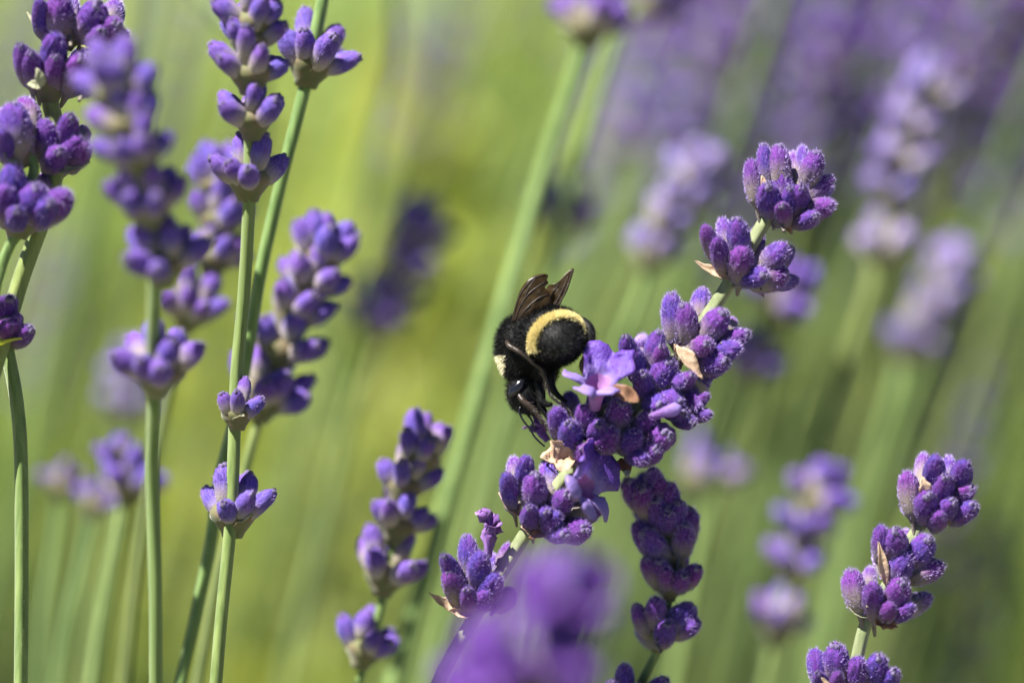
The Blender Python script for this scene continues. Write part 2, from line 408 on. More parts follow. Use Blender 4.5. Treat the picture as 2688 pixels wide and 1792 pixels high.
# ---------------------------------------------------------------- a lavender flower spike
class Spike:
    """thing > stem, flower_whorl > bud / bract / open_flower"""
    def __init__(s, label, pts, r=.00058, seed=0, seg=14, fuzz=0, mat='stem', group=None, drift=.06):
        s.rnd = random.Random(seed * 7 + 1)
        pts = list(pts)                          # top to bottom, world points
        p = pts[-1]; t = (pts[-1] - pts[-2]).normalized()
        # carry the stem on down to the ground, bending upright
        k = p.z; h = Vector((t.x, t.y, 0)) / max(-t.z, .3) * k * .6
        if h.length > drift: h *= drift / h.length
        g = Vector((p.x, p.y, 0)) + h
        c1 = p + t * k * .3; c2 = g + Vector((0, 0, k * .4)); e = Vector((g.x, g.y, -.012))
        for u in (.06, .15, .3, .55, .8, 1):
            pts.append(p * (1 - u) ** 3 + c1 * 3 * u * (1 - u) ** 2 + c2 * 3 * u * u * (1 - u) + e * u ** 3)
        s.base = Vector((g.x, g.y, 0)); s.pts = pts
        rad = [r * (.8 if i == 0 else 1) for i in range(len(pts))]
        rad[-1] = r * 1.7; rad[-2] = r * 1.4; rad[-3] = r * 1.1
        s.root = bpy.data.objects.new('lavender_spike', None); col.objects.link(s.root)
        s.root.location = s.base; s.root.empty_display_size = .01
        tag(s.root, label, 'flower', group or 'lavender flower spikes')
        path, rr = smooth_path(pts, rad, 7 if seg > 10 else 4)
        s.path = path
        V, F = tube([q - s.base for q in path], rr, seg, .10)
        I = [0] * len(F); mats = [mat, 'fuzz_green']
        for _ in range(fuzz):
            j = s.rnd.random() ** 1.3 * (len(path) * .62); i = int(j); q = path[i].lerp(path[i + 1], j - i); tt = (path[i + 1] - path[i]).normalized()
            u, v = frame(tt); a = s.rnd.random() * 6.28; n_ = u * math.cos(a) + v * math.sin(a)
            q = q - s.base + n_ * rr[i] * .95; d = (n_ + tt * s.rnd.uniform(-.7, .7) + u * s.rnd.uniform(-.5, .5)).normalized()
            w = d.cross(tt).normalized() * .000012; o0 = len(V)
            V += [q - w, q + w, q + d * s.rnd.uniform(.00012, .0003)]; F.append((o0, o0 + 1, o0 + 2)); I.append(1)
        link('stem', mesh('stem', V, F, mats, I), s.root)
    def tangent(s, c):
        i = min(range(len(s.path) - 1), key=lambda j: (s.path[j] - c).length)
        return (s.path[max(i - 1, 0)] - s.path[i + 1]).normalized()
    def whorl(s, c, size=1.0, axis=None, seg=14):
        a = axis or s.tangent(c); u, v = frame(a); V, F = [], []
        ox = s.rnd.random() * 30
        prof = [(-1.1, .62), (-.7, .75), (-.3, 1.05), (.1, 1.35), (.5, 1.45), (.9, 1.2), (1.15, .7)]
        R = .00080 * size
        for z, r in prof:
            for k in range(seg):
                th = 2 * math.pi * k / seg
                rr = r * R * (1 + .22 * noise.noise(Vector((math.cos(th) * 1.5 + ox, math.sin(th) * 1.5, z))))
                V.append(a * z * R + (u * math.cos(th) + v * math.sin(th)) * rr)
        for i in range(len(prof) - 1):
            for k in range(seg):
                q = i * seg + k; w = i * seg + (k + 1) % seg; F.append((q, w, w + seg, q + seg))
        F.append(tuple(6 * seg + k for k in range(seg))); F.append(tuple(range(seg))[::-1])
        o = link('flower_whorl', mesh('flower_whorl', V, F, ['cup']), s.root, c, s.base)
        s.w = o; s.wc = Vector(c); s.wa = a
        return o
    def put(s, name, me, b, t, w, roll=None):
        o = link(name, me, s.w, b, s.wc); d = t - b
        o.rotation_mode = 'QUATERNION'
        q = d.to_track_quat('Z', 'Y') @ Quaternion((0, 0, 1), s.rnd.random() * 6.28 if roll is None else roll)
        o.rotation_quaternion = q; o.scale = (w, w, d.length)
        return o
    def buds(s, rows, ox, oy, sc, depth, full, pool=BUD_HI):
        """rows: base x,y, tip x,y, width in a zoomed view with origin ox,oy and factor sc; optional 6th -1 = behind the stem"""
        for row in rows:
            bx, by, tx, ty, w = row[:5]; back = len(row) > 5 and row[5] < 0
            vis = math.hypot(tx - bx, ty - by); L = max(vis, full * s.rnd.uniform(.92, 1.06))
            dz = math.sqrt(max(L * L - vis * vis, 0)) * PXM / sc
            off = .9 * w * PXM / sc
            sg = -1 if back else 1
            b = P(ox + bx / sc, oy + by / sc, depth - sg * off * (.35 if vis > .8 * full else .15))
            t = P(ox + tx / sc, oy + ty / sc, depth - sg * (off * .5 + dz * .9))
            b = t + (b - t) * (1.28 if vis < .75 * full else 1.08)
            s.put('bud', s.rnd.choice(pool), b, t, w * 1.15 * PXM / sc)
    def auto(s, c, n=8, L=.0039, spread=1.0, pool=BUD_LO, top=False, size=1.0, bracts=0, axis=None):
        s.whorl(c, size, axis, seg=8 if pool in (BUD_LO, BUD_PALE) else 12); a = s.wa; u, v = frame(a); ph = s.rnd.random() * 6.28
        m = n + (4 if top else 0)
        for k in range(m):
            inner = k >= n or (k % 3 == 2)
            th = ph + 2 * math.pi * k / n + s.rnd.uniform(-.3, .3)
            po = math.radians(s.rnd.uniform(8, 26) if inner else s.rnd.uniform(34, 62) * spread)
            rad = u * math.cos(th) + v * math.sin(th)
            d = (a * math.cos(po) + rad * math.sin(po)).normalized()
            l = L * s.rnd.uniform(.8, 1.1)
            b = c + rad * L * .16 + d * L * .10 + (a * L * .25 if inner else Vector())
            s.put('bud', s.rnd.choice(pool), b, b + d * l, L * s.rnd.uniform(.46, .58))
        for k in range(bracts):
            th = ph + k * math.pi + .4; rad = u * math.cos(th) + v * math.sin(th)
            s.bract(c - a * L * .1, c + rad * L * .75 + a * L * s.rnd.uniform(.0, .3), L * .5, 'bract_pale')
    def back(s, n, L=.0040, r=.0):
        a = s.wa; u, v = frame(a)
        for k in range(n):
            th = s.rnd.random() * 6.28; rad = u * math.cos(th) + v * math.sin(th)
            if rad.dot(FWD) < .25: rad = (rad - FWD * rad.dot(FWD) * 2 + FWD * .5).normalized()
            po = math.radians(s.rnd.uniform(25, 80)); d = (a * math.cos(po) + rad * math.sin(po)).normalized()
            b = s.wc + rad * (L * .15 + r * s.rnd.random()) + a * s.rnd.uniform(-.2, .2) * L
            s.put('bud', s.rnd.choice(BUD_HI), b, b + d * L * s.rnd.uniform(.85, 1.05), L * s.rnd.uniform(.46, .54))
    def bract(s, b, t, w, mat='bract', nrm=None, curl=.2):
        d = t - b; L = d.length; d.normalize()
        n_ = (nrm or (-FWD + UP * .6)); n_ = (n_ - d * n_.dot(d)).normalized(); sd = d.cross(n_)
        V, F = [], []; nu, nv = 12, 7; ox = s.rnd.random() * 40
        for i in range(nu + 1):
            u = i / nu; ww = w * .5 * (math.sin(min(1, u * 1.9) * math.pi / 2) ** .8) * (1 - u ** 2.2 * .97)
            for j in range(nv):
                q = j / (nv - 1) * 2 - 1
                p = d * (u * L) + sd * (q * ww) + n_ * (curl * L * math.sin(u * 2.6) + ww * .5 * (q * q) )
                p += n_ * noise.noise(Vector((u * 4 + ox, q * 1.5, 0))) * w * .13 + sd * noise.noise(Vector((u * 7 + ox, q, 5))) * w * .10
                V.append(p)
        for i in range(nu):
            for j in range(nv - 1):
                q = i * nv + j; F.append((q, q + 1, q + nv + 1, q + nv))
        me = mesh('bract', V, F, [mat])
        me = thicken(me, .00004)
        return link('bract', me, s.w, b, s.wc)
    def flower(s, me, b, t, w, up, name='open_flower'):
        """tube from b to t; up: direction the two-lobed lip points"""
        d = (t - b); z = d.normalized(); y = (up - z * up.dot(z)).normalized(); x = y.cross(z)
        o = link(name, me, s.w, b, s.wc); o.rotation_mode = 'QUATERNION'
        o.rotation_quaternion = Matrix((x, y, z)).transposed().to_quaternion(); o.scale = (w, w, d.length)
        return o

# ---------------------------------------------------------------- ground
V, F = [], []
ys = [-6, -2, -.5, 0, .5, 1, 2, 4, 8, 16, 40, 120, 300]; xs = [-200, -60, -20, -8, -4, -2, -1, 0, 1, 2, 4, 8, 20, 60, 200]
for y in ys:
    for x in xs: V.append((x, y, .008 * noise.noise(Vector((x, y, 0))) - .006))
for i in range(len(ys) - 1):
    for j in range(len(xs) - 1):
        q = i * len(xs) + j; F.append((q, q + 1, q + len(xs) + 1, q + len(xs)))
tag(link('ground', mesh('ground', V, F, ['soil'])), kind='structure')

# ---------------------------------------------------------------- the spike that carries the bee
D0 = FOCUS
def qs(*pts, d=None):
    return [Q(p[0], p[1], p[2] if len(p) > 2 else d) for p in pts]
S = Spike('tall purple lavender spike bending under the black and yellow bumblebee',
          qs((1800, 455), (1750, 520), (1650, 690), (1535, 848), (1400, 1000), (1290, 1105), (1190, 1252), (1088, 1420), (1030, 1520), (985, 1620), d=D0),
          r=.00066, seed=1, seg=18, fuzz=2600, mat='stem_pale')
C3 = (1680, 340, 2.375)
def at(view, x, y, d=D0): return P(view[0] + x / view[2], view[1] + y / view[2], d)
S.whorl(at(C3, 925, 530), 1.0)
S.buds([(720, 440, 680, 185, 105), (795, 340, 765, 90, 90), (880, 350, 862, 95, 122), (985, 310, 955, 145, 85, -1), (1035, 330, 1010, 108, 92, -1),
        (1045, 350, 1100, 135, 122), (890, 500, 880, 232, 118), (815, 500, 790, 350, 134), (905, 560, 885, 475, 98), (1010, 440, 1205, 300, 106),
        (970, 510, 1015, 350, 112), (1040, 520, 1205, 460, 120), (1000, 580, 1098, 538, 98), (940, 520, 935, 360, 112), (1080, 430, 1180, 350, 100, -1),
        (860, 560, 810, 470, 95, -1)], *C3, D0, 250); S.back(5)
S.bract(at(C3, 900, 590), at(C3, 935, 645), .0009, 'bract_brown'); S.bract(at(C3, 930, 575), at(C3, 1005, 612), .0010, 'bract_brown')
S.bract(at(C3, 790, 420, D0 - .0019), at(C3, 752, 290, D0 - .0021), .0011, 'bract')
S.whorl(at(C3, 625, 900), 1.05)
S.buds([(460, 790, 405, 595, 92), (545, 760, 512, 553, 92, -1), (625, 780, 602, 553, 124), (515, 860, 470, 682, 112), (622, 900, 640, 738, 152),
        (715, 820, 735, 612, 100, -1), (745, 870, 925, 722, 134), (700, 950, 925, 890, 150), (790, 960, 985, 942, 96, -1), (840, 880, 945, 740, 90, -1), (660, 930, 780, 900, 120)], *C3, D0, 250); S.back(4)
S.bract(at(C3, 570, 935, D0 - .001), at(C3, 345, 812, D0 - .0014), .0013, 'bract', curl=-.08); S.bract(at(C3, 600, 955), at(C3, 640, 995), .0008, 'bract_brown')
S.bract(at(C3, 720, 985), at(C3, 770, 1045), .0009, 'bract_brown')
S.whorl(at(C3, 320, 1390), 1.1)
S.buds([(215, 1310, 188, 1015, 124), (300, 1330, 282, 1085, 128), (365, 1190, 392, 990, 112, -1), (400, 1310, 522, 1130, 144), (285, 1410, 462, 1282, 124),
        (470, 1390, 612, 1352, 130), (505, 1330, 672, 1275, 104), (400, 1450, 540, 1440, 134), (540, 1270, 580, 1190, 90, -1), (350, 1380, 420, 1330, 120)], *C3, D0, 250); S.back(5)
S.bract(at(C3, 235, 1390, D0 - .001), at(C3, 212, 1335, D0 - .0012), .0008, 'bract')
C2 = (1400, 840, 3.408)
S.bract(at(C2, 1275, 225, D0 - .0022), at(C2, 1510, 530, D0 - .0024), .0018, 'bract', curl=.05)
S.bract(at(C2, 1300, 215, D0 - .0008), at(C2, 1560, 500, D0 - .0002), .0018, 'bract_brown', curl=.05)
# the big double whorl
S.whorl(at(C2, 1130, 640, D0), 2.1)
S.buds([(880, 400, 828, 148, 148), (955, 380, 980, 130, 134, -1), (1040, 420, 1128, 98, 152), (925, 520, 895, 250, 156), (1110, 460, 1150, 228, 146),
        (1000, 650, 975, 485, 172), (1110, 620, 1205, 362, 214), (1280, 640, 1425, 480, 132), (1400, 650, 1610, 470, 104, -1), (1360, 610, 1480, 800, 156),
        (1390, 790, 1565, 680, 116), (1410, 850, 1590, 850, 126), (1300, 880, 1430, 920, 136), (1170, 700, 1290, 745, 200), (1060, 740, 1150, 760, 190),
        (1240, 500, 1330, 560, 150), (1230, 800, 1350, 830, 160), (1480, 600, 1550, 700, 100, -1)], *C2, D0, 345); S.back(11, .0042, .0022)
S.flower(PETAL_BUD, at(C2, 980, 330, D0 + .0015), at(C2, 975, 122, D0 + .0012), .0021, UP, 'flower_bud')
S.bract(at(C2, 950, 730, D0 - .0046), at(C2, 640, 610, D0 - .0046), .0021, 'bract_brown', curl=.1)
S.whorl(at(C2, 700, 960, D0), 2.0)
S.buds([(720, 990, 795, 735, 204), (240, 1040, 210, 775, 172), (340, 1110, 318, 915, 192), (500, 1030, 452, 770, 172), (560, 980, 562, 740, 165, -1),
        (350, 840, 318, 650, 150, -1), (590, 1150, 690, 990, 232), (430, 1250, 460, 1150, 154), (820, 1120, 940, 1045, 194), (990, 1220, 1105, 1150, 184),
        (890, 1200, 1010, 1245, 170), (1090, 1060, 1200, 1030, 226), (690, 860, 715, 690, 150, -1), (960, 980, 1085, 835, 186), (560, 1060, 580, 930, 170), (820, 1000, 900, 940, 190, -1)], *C2, D0, 345); S.back(11, .0042, .0022)
S.flower(PETAL_BUD, at(C2, 1060, 860, D0 - .0042), at(C2, 1325, 778, D0 - .0046), .0015, UP, 'flower_bud')
S.flower(COROLLA, at(C2, 545, 790, D0 - .0026), at(C2, 570, 590, D0 - .0038), .0036, FWD * .9 + RIGHT * .45)
S.flower(COROLLA_WILT, at(C2, 130, 1080, D0 + .003), at(C2, 60, 980, D0 + .003), .002, UP, 'wilted_flower')
S.bract(at(C2, 370, 1260, D0 - .002), at(C2, 60, 1225, D0 - .0026), .0044, 'bract', nrm=-FWD + UP * .7 + RIGHT * -.2, curl=.04)
S.bract(at(C2, 310, 1260, D0 - .0018), at(C2, 150, 1085, D0 - .0028), .0030, 'bract', nrm=-FWD + UP * .7 + RIGHT * -.2, curl=.04)
S.bract(at(C2, 800, 1240), at(C2, 850, 1410, D0 - .002), .0018, 'bract_brown', curl=.1); S.bract(at(C2, 840, 1340, D0 - .0015), at(C2, 835, 1415, D0 - .002), .0009, 'bract_pale')
C5 = (1280, 1160, 5.228)
S.whorl(at(C5, 760, 1000), 1.4)
S.buds([(390, 560, 335, 220, 205, -1), (490, 640, 512, 205, 244), (340, 830, 262, 425, 235), (640, 890, 652, 440, 306), (850, 640, 815, 240, 240, -1),
        (930, 960, 1110, 690, 286), (600, 1160, 568, 890, 236), (820, 1180, 965, 1040, 284), (1130, 1240, 1340, 1190, 304), (1100, 1010, 1560, 920, 290, -1), (900, 1240, 1060, 1260, 250), (760, 1060, 830, 960, 220)], *C5, D0, 560); S.back(6)
S.flower(COROLLA_B, at(C5, 1090, 740, D0 - .0026), at(C5, 1330, 640, D0 - .0036), .0040, UP * .8 + FWD * .55)
S.bract(at(C5, 470, 1010, D0 - .0008), at(C5, 160, 680, D0 - .0004), .0016, 'bract', curl=-.1); S.bract(at(C5, 740, 1260, D0 - .0012), at(C5, 470, 1150, D0 - .002), .0018, 'bract', curl=-.1)
S.bract(at(C5, 800, 1240, D0 - .001), at(C5, 560, 1330, D0 - .0018), .0016, 'bract_brown')
C6 = (1130, 1280, 4.357)
S.whorl(at(C6, 480, 1340), 1.25)
S.buds([(310, 1060, 150, 775, 176), (450, 1000, 418, 535, 204), (535, 1120, 585, 735, 244), (320, 1260, 215, 930, 224), (440, 1370, 425, 1165, 184),
        (620, 1280, 775, 1000, 264), (710, 1020, 705, 750, 160, -1), (790, 1000, 890, 640, 150, -1), (800, 1330, 930, 1190, 200, -1), (560, 1330, 640, 1230, 200)], *C6, D0, 460); S.back(4)
S.flower(COROLLA_WILT, at(C6, 655, 790, D0 - .001), at(C6, 680, 560, D0 - .0012), .0023, UP - FWD * -.3 + RIGHT * -.5, 'wilted_flower')
S.bract(at(C6, 440, 1450, D0 - .001), at(C6, -10, 1185, D0 - .0016), .0014, 'bract', curl=-.14); S.bract(at(C6, 470, 1450, D0 - .001), at(C6, 220, 1390, D0 - .0018), .0015, 'bract', curl=-.1)

# ---------------------------------------------------------------- the shaded spike hanging close behind it
D2 = D0 + .0062
G = (1100, 1150, 2.4425)
S2 = Spike('dark violet lavender spike in shadow under the whorls with the open flowers',
           [at(G, 1500, 200, D2), at(G, 1560, 400, D2), at(G, 1575, 600, D2), at(G, 1612, 740, D2), at(G, 1615, 860, D2), at(G, 1600, 1020, D2), at(G, 1530, 1350, D2), at(G, 1435, 1545, D2), at(G, 1380, 1680, D2), at(G, 1340, 1800, D2)], r=.00050, seed=2, seg=14)
S2.whorl(at(G, 1565, 560, D2), 1.2)
S2.buds([(1420, 420, 1330, 270, 134), (1490, 490, 1418, 320, 142), (1550, 450, 1520, 250, 130), (1590, 500, 1622, 290, 134), (1545, 550, 1520, 395, 130), (1490, 530, 1395, 455, 110, -1), (1610, 560, 1665, 405, 134), (1450, 380, 1430, 230, 120, -1), (1520, 350, 1500, 190, 120), (1560, 560, 1600, 470, 130)], *G, D2, 235)
S2.whorl(at(G, 1610, 770, D2), 1.0)
S2.buds([(1520, 760, 1385, 530, 132), (1570, 760, 1440, 590, 130), (1680, 720, 1745, 445, 142), (1690, 740, 1705, 550, 120)], *G, D2, 235)
S2.whorl(at(G, 1615, 970, D2), 1.3)
S2.buds([(1530, 940, 1445, 765, 96), (1570, 940, 1540, 780, 112), (1640, 900, 1685, 730, 122, -1), (1700, 930, 1800, 830, 112), (1600, 950, 1590, 845, 110), (1660, 950, 1700, 880, 110)], *G, D2, 220)
S2.whorl(at(G, 1535, 1300, D2), 1.3)
S2.buds([(1460, 1250, 1385, 1060, 96), (1520, 1200, 1512, 1015, 124), (1610, 1230, 1755, 1060, 142), (1640, 1260, 1800, 1160, 122), (1565, 1290, 1592, 1185, 122), (1490, 1290, 1415, 1200, 110, -1), (1550, 1200, 1580, 1090, 110, -1)], *G, D2, 220)
S2.whorl(at(G, 1395, 1670, D2), 1.2)
S2.buds([(1320, 1640, 1310, 1440, 114), (1480, 1660, 1585, 1550, 120), (1400, 1690, 1400, 1600, 120), (1260, 1680, 1240, 1560, 110)], *G, D2, 220)

# ---------------------------------------------------------------- right-hand spike
C4 = (2080, 1140, 2.405)
S3 = Spike('sharp purple lavender spike of tight rounded whorls on a pale stalk with brown bracts',
           [at(C4, 900, 440), at(C4, 820, 545), at(C4, 735, 700), at(C4, 620, 920), at(C4, 475, 1165), at(C4, 405, 1430), at(C4, 350, 1700), at(C4, 310, 1850)], r=.00062, seed=3, seg=18, fuzz=1500, mat='stem_pale')
S3.whorl(at(C4, 880, 500), 1.1)
S3.buds([(750, 490, 718, 228, 122), (820, 300, 830, 120, 94, -1), (885, 320, 912, 140, 122), (985, 290, 985, 140, 84, -1), (1050, 320, 1085, 180, 124), (935, 420, 968, 262, 122), (1010, 410, 1140, 330, 104), (835, 510, 850, 380, 132), (940, 520, 1015, 425, 112), (1030, 520, 1150, 455, 122), (905, 570, 930, 500, 110), (830, 430, 790, 300, 110, -1)], *C4, D0, 250)
S3.bract(at(C4, 840, 400, D0 - .0022), at(C4, 815, 262, D0 - .0024), .0016, 'bract'); S3.bract(at(C4, 860, 560, D0 - .001), at(C4, 1000, 560, D0 - .002), .0016, 'bract_brown')
S3.whorl(at(C4, 650, 880), 1.1)
S3.buds([(560, 790, 562, 580, 112), (640, 790, 662, 600, 134), (640, 920, 735, 730, 144), (770, 820, 855, 650, 144), (750, 910, 955, 822, 124), (700, 720, 725, 608, 84, -1), (590, 860, 540, 720, 110, -1)], *C4, D0, 250)
S3.bract(at(C4, 595, 960, D0 - .0018), at(C4, 538, 672, D0 - .0024), .0012, 'bract', curl=.05)
S3.whorl(at(C4, 530, 1110), 1.15)
S3.buds([(415, 1090, 365, 850, 132), (480, 980, 490, 845, 84, -1), (510, 1120, 500, 935, 134), (630, 1090, 700, 925, 142), (710, 1110, 860, 1020, 122, -1), (640, 1140, 755, 1100, 114), (590, 1150, 610, 1085, 110)], *C4, D0, 250)
S3.bract(at(C4, 485, 1150, D0 - .001), at(C4, 348, 1078, D0 - .0012), .0012, 'bract_pale', curl=-.1); S3.bract(at(C4, 510, 1150, D0 - .001), at(C4, 665, 1215, D0 - .0018), .0018, 'bract_brown', curl=-.1)
S3.whorl(at(C4, 370, 1640), 1.2)
S3.buds([(180, 1580, 138, 1350, 114), (280, 1550, 270, 1320, 142), (390, 1600, 412, 1420, 142), (500, 1560, 565, 1400, 134), (570, 1600, 650, 1490, 114), (200, 1620, 160, 1500, 88), (270, 1640, 285, 1500, 90)], *C4, D0, 250)
S3.bract(at(C4, 240, 1640, D0 - .003), at(C4, 175, 1530, D0 - .0036), .0010, 'bract')

# ---------------------------------------------------------------- upper-left spikes
CA = (0, 0, 2.24); DA = D0 - .002
S4 = Spike('purple lavender spike with three loose whorls and a yellowish bract, touching the blurred spike',
           [at(CA, 400, 60, DA), at(CA, 340, 260, DA), at(CA, 290, 540, DA), at(CA, 330, 760, DA), at(CA, 325, 980, DA), at(CA, 295, 1160, DA), at(CA, 210, 1400, DA), at(CA, 130, 1620, DA), at(CA, 60, 1850, DA), at(CA, -60, 2250, DA), at(CA, -240, 2900, DA)], r=.00078, seed=4, seg=16, fuzz=500)
S4.whorl(at(CA, 400, 215, DA), 1.5)
S4.buds([(250, 170, 230, 5, 95), (360, 200, 345, -25, 145), (410, 140, 405, -20, 110, -1), (500, 210, 585, 25, 155), (640, 140, 690, 20, 120, -1), (600, 220, 690, 140, 125), (620, 250, 755, 195, 95), (540, 240, 600, 190, 110)], *CA, DA, 260)
S4.bract(at(CA, 270, 235, DA), at(CA, 155, 75, DA), .0009, 'bract_pale', curl=.08); S4.bract(at(CA, 440, 220, DA - .001), at(CA, 505, 40, DA - .001), .0014, 'bract_green', curl=.02)
S4.bract(at(CA, 480, 270, DA - .002), at(CA, 785, 270, DA - .002), .0022, 'bract_green', curl=-.1)
S4.whorl(at(CA, 300, 520, DA), 1.7)
S4.buds([(165, 450, 118, 268, 104), (210, 480, 180, 305, 114), (305, 400, 316, 212, 144), (330, 500, 325, 330, 114), (420, 500, 498, 340, 144), (430, 400, 485, 310, 94, -1), (540, 430, 630, 372, 104, -1), (500, 520, 540, 430, 110, -1)], *CA, DA, 260)
S4.bract(at(CA, 250, 510, DA - .0035), at(CA, 215, 400, DA - .004), .0012, 'bract_pale'); S4.bract(at(CA, 240, 520, DA - .003), at(CA, 160, 500, DA - .003), .0012, 'bract_pale')
S4.whorl(at(CA, 330, 940, DA), 1.5)
S4.buds([(270, 930, 264, 700, 144), (375, 850, 422, 675, 114), (375, 950, 460, 815, 124), (430, 960, 515, 850, 124), (300, 970, 350, 890, 120), (450, 850, 505, 760, 100, -1), (355, 870, 340, 720, 110, -1)], *CA, DA, 260)
S4.bract(at(CA, 300, 1000, DA - .002), at(CA, 525, 945, DA - .0025), .0016, 'bract_pale', curl=-.12)
S4b = Spike('plum lavender spike whose thin stalk crosses the spike with three loose whorls',
            [at(CA, 150, 860, DA - .003), at(CA, 200, 980, DA - .003), at(CA, 170, 1110, DA - .003), at(CA, 120, 1340, DA - .003), at(CA, 60, 1440, DA - .003), at(CA, 5, 1580, DA - .003), at(CA, -40, 1800, DA - .003), at(CA, -80, 2500, DA)], r=.00052, seed=5, seg=14, fuzz=400)
DB = DA - .003
S4b.w = None
S4b.whorl(at(CA, 120, 920, DB), 1.3)
S4b.buds([(105, 880, 70, 605, 164), (180, 800, 150, 575, 124, -1), (50, 920, 10, 775, 104), (15, 800, -5, 660, 100, -1)], *CA, DB, 260)
S4b.bract(at(CA, 110, 950, DB - .001), at(CA, 5, 890, DB - .002), .0014, 'bract_pale', curl=-.1)
S4b.whorl(at(CA, 130, 1320, DB), 1.6)
S4b.buds([(80, 1190, 72, 965, 144), (40, 1270, 18, 1095, 144), (150, 1290, 218, 1095, 154), (250, 1290, 405, 1140, 150), (250, 1150, 255, 1035, 84, -1), (230, 1290, 310, 1190, 130), (100, 1310, 90, 1240, 120)], *CA, DB, 260)
# small whorl lower down by the edge, bright bract under it
S4c = Spike('straight green lavender stalk with one plum whorl and a lime yellow bract',
            [Q(2, 690), Q(8, 745), Q(18, 810), Q(38, 920), Q(48, 1050), Q(50, 1300), Q(48, 1568), Q(46, 1700)], r=.00063, seed=6, seg=16, fuzz=1500)
S4c.whorl(Q(8, 785), 1.3); CE = (0, 740, 3.41)
S4c.buds([(0, 330, 20, 150, 150), (60, 330, 85, 140, 160), (40, 480, 60, 380, 170), (110, 480, 130, 350, 160), (160, 520, 270, 420, 150), (120, 380, 165, 300, 110)], *CE, D0, 400)
S4c.bract(at(CE, -40, 580, D0 - .003), at(CE, 215, 510, D0 - .0034), .0011, 'bract_green', nrm=UP, curl=.05)

# ---------------------------------------------------------------- softer spikes nearer or farther than the focus
def soft(label, stem, whorls, seed, r=.00056, n=8, pool=BUD_MID, L=.0039, mat='stem', bracts=1, top=True, group=None, drift=.06):
    s = Spike(label, qs(*stem), r=r, seed=seed, seg=10, mat=mat, group=group, drift=drift)
    for i, w in enumerate(whorls):
        x, y, d = w[:3]; f = w[3] if len(w) > 3 else 1.0
        s.auto(Q(x, y, d), n=w[4] if len(w) > 4 else n, L=L * f, pool=pool, top=(i == 0 and top), size=1.85 * f, bracts=bracts)
    return s
dF = .2555
soft('hazy mauve lavender spike of seven stacked whorls before the plum one',
     [(265, 170, dF), (285, 250, dF), (310, 360, dF), (335, 470, dF + .003), (355, 610, dF + .006), (352, 760, dF + .009), (355, 880, dF + .012), (350, 1100, .272), (357, 1350, .274), (358, 1600, .276)],
     [(280, 225, dF, 1.05, 9), (300, 305, dF, 1.0, 7), (318, 370, dF, .95, 7), (342, 480, dF + .003, 1.05, 9), (375, 615, dF + .006, 1.05, 9), (362, 865, dF + .012, 1.15, 8)], 11, .00066)
soft('pale violet lavender spike with crowded upper whorls on a downy upright stem',
     [(578, -60, .274), (580, 60, .274), (578, 200, .275), (575, 320, .276), (572, 470, .277), (560, 680, .279), (543, 860, .280), (538, 1010, .280), (530, 1200, .280), (510, 1400, .280), (496, 1568, .280), (485, 1720, .28)],
     [(580, -40, .274, 1.0, 8), (578, 65, .274, 1.0, 8), (575, 105, .274, .9, 7), (575, 180, .274, 1.0, 8), (580, 285, .275, .95, 7), (572, 425, .277, 1.0, 7), (545, 960, .279, .75, 5), (535, 1195, .281, 1.05, 7)], 12, .00062)
soft('tall lavender stem leaning behind the upright one with a single spread whorl',
     [(752, -60, .286), (735, 30, .286), (700, 200, .286), (650, 400, .286), (600, 620, .287), (570, 800, .288), (540, 960, .289), (505, 1100, .290), (480, 1270, .290), (435, 1480, .290), (400, 1640, .290)],
     [(712, 160, .286, 1.15, 8)], 13, .00064, top=False)
soft('lilac lavender spike slanting right beside the leaning dark stem',
     [(738, 560, .297), (715, 660, .297), (665, 770, .297), (625, 880, .297), (595, 960, .297), (560, 1090, .297), (500, 1330, .299), (450, 1600, .301)],
     [(735, 600, .297, 1.1, 9), (712, 665, .297, 1.05, 8), (668, 735, .297, 1.1, 8), (640, 815, .297, 1.15, 8), (605, 925, .297, 1.25, 8)], 14, .00052)
soft('blurred purple lavender spike between the hazy mauve spike and the downy stem',
     [(510, 380, .305), (505, 480, .305), (480, 590, .305), (440, 700, .306), (400, 850, .308), (330, 1200, .312), (280, 1600, .315)],
     [(505, 440, .304, 1.05, 9), (500, 520, .304, 1.05, 9), (490, 600, .304, 1.0, 8), (435, 725, .304, 1.1, 8)], 15, .00055)
soft('small lilac lavender spike standing before the long blurred stem',
     [(975, 1000, .2935), (955, 1060, .2935), (930, 1140, .2935), (905, 1240, .2935), (880, 1370, .2935), (850, 1480, .2935), (815, 1600, .2935), (800, 1700, .2935)],
     [(960, 1060, .2933, 1.0, 6), (925, 1125, .2933, .95, 7), (910, 1215, .2933, .95, 7), (885, 1330, .2933, 1.1, 7), (835, 1500, .2933, 1.0, 8)], 16, .00048)
soft('long slanting pale green lavender stem behind the bee with a flower at its tip',
     [(1352, 40, .325), (1338, 120, .325), (1290, 270, .325), (1235, 440, .325), (1130, 800, .322), (1010, 1200, .320), (905, 1560, .318), (860, 1720, .316)],
     [(1352, 75, .325, 1.25, 9)], 17, .0010, drift=.10)
soft('second slanting lavender stem behind the long pale one, purple tip bent right',
     [(1500, -10, .355), (1430, 60, .355), (1395, 140, .355), (1340, 330, .355), (1270, 560, .355), (1180, 860, .36), (1080, 1200, .36), (980, 1640, .36)],
     [(1490, 15, .355, 1.2, 9), (1280, 520, .36, 1.3, 9)], 18, .0009, drift=.10)
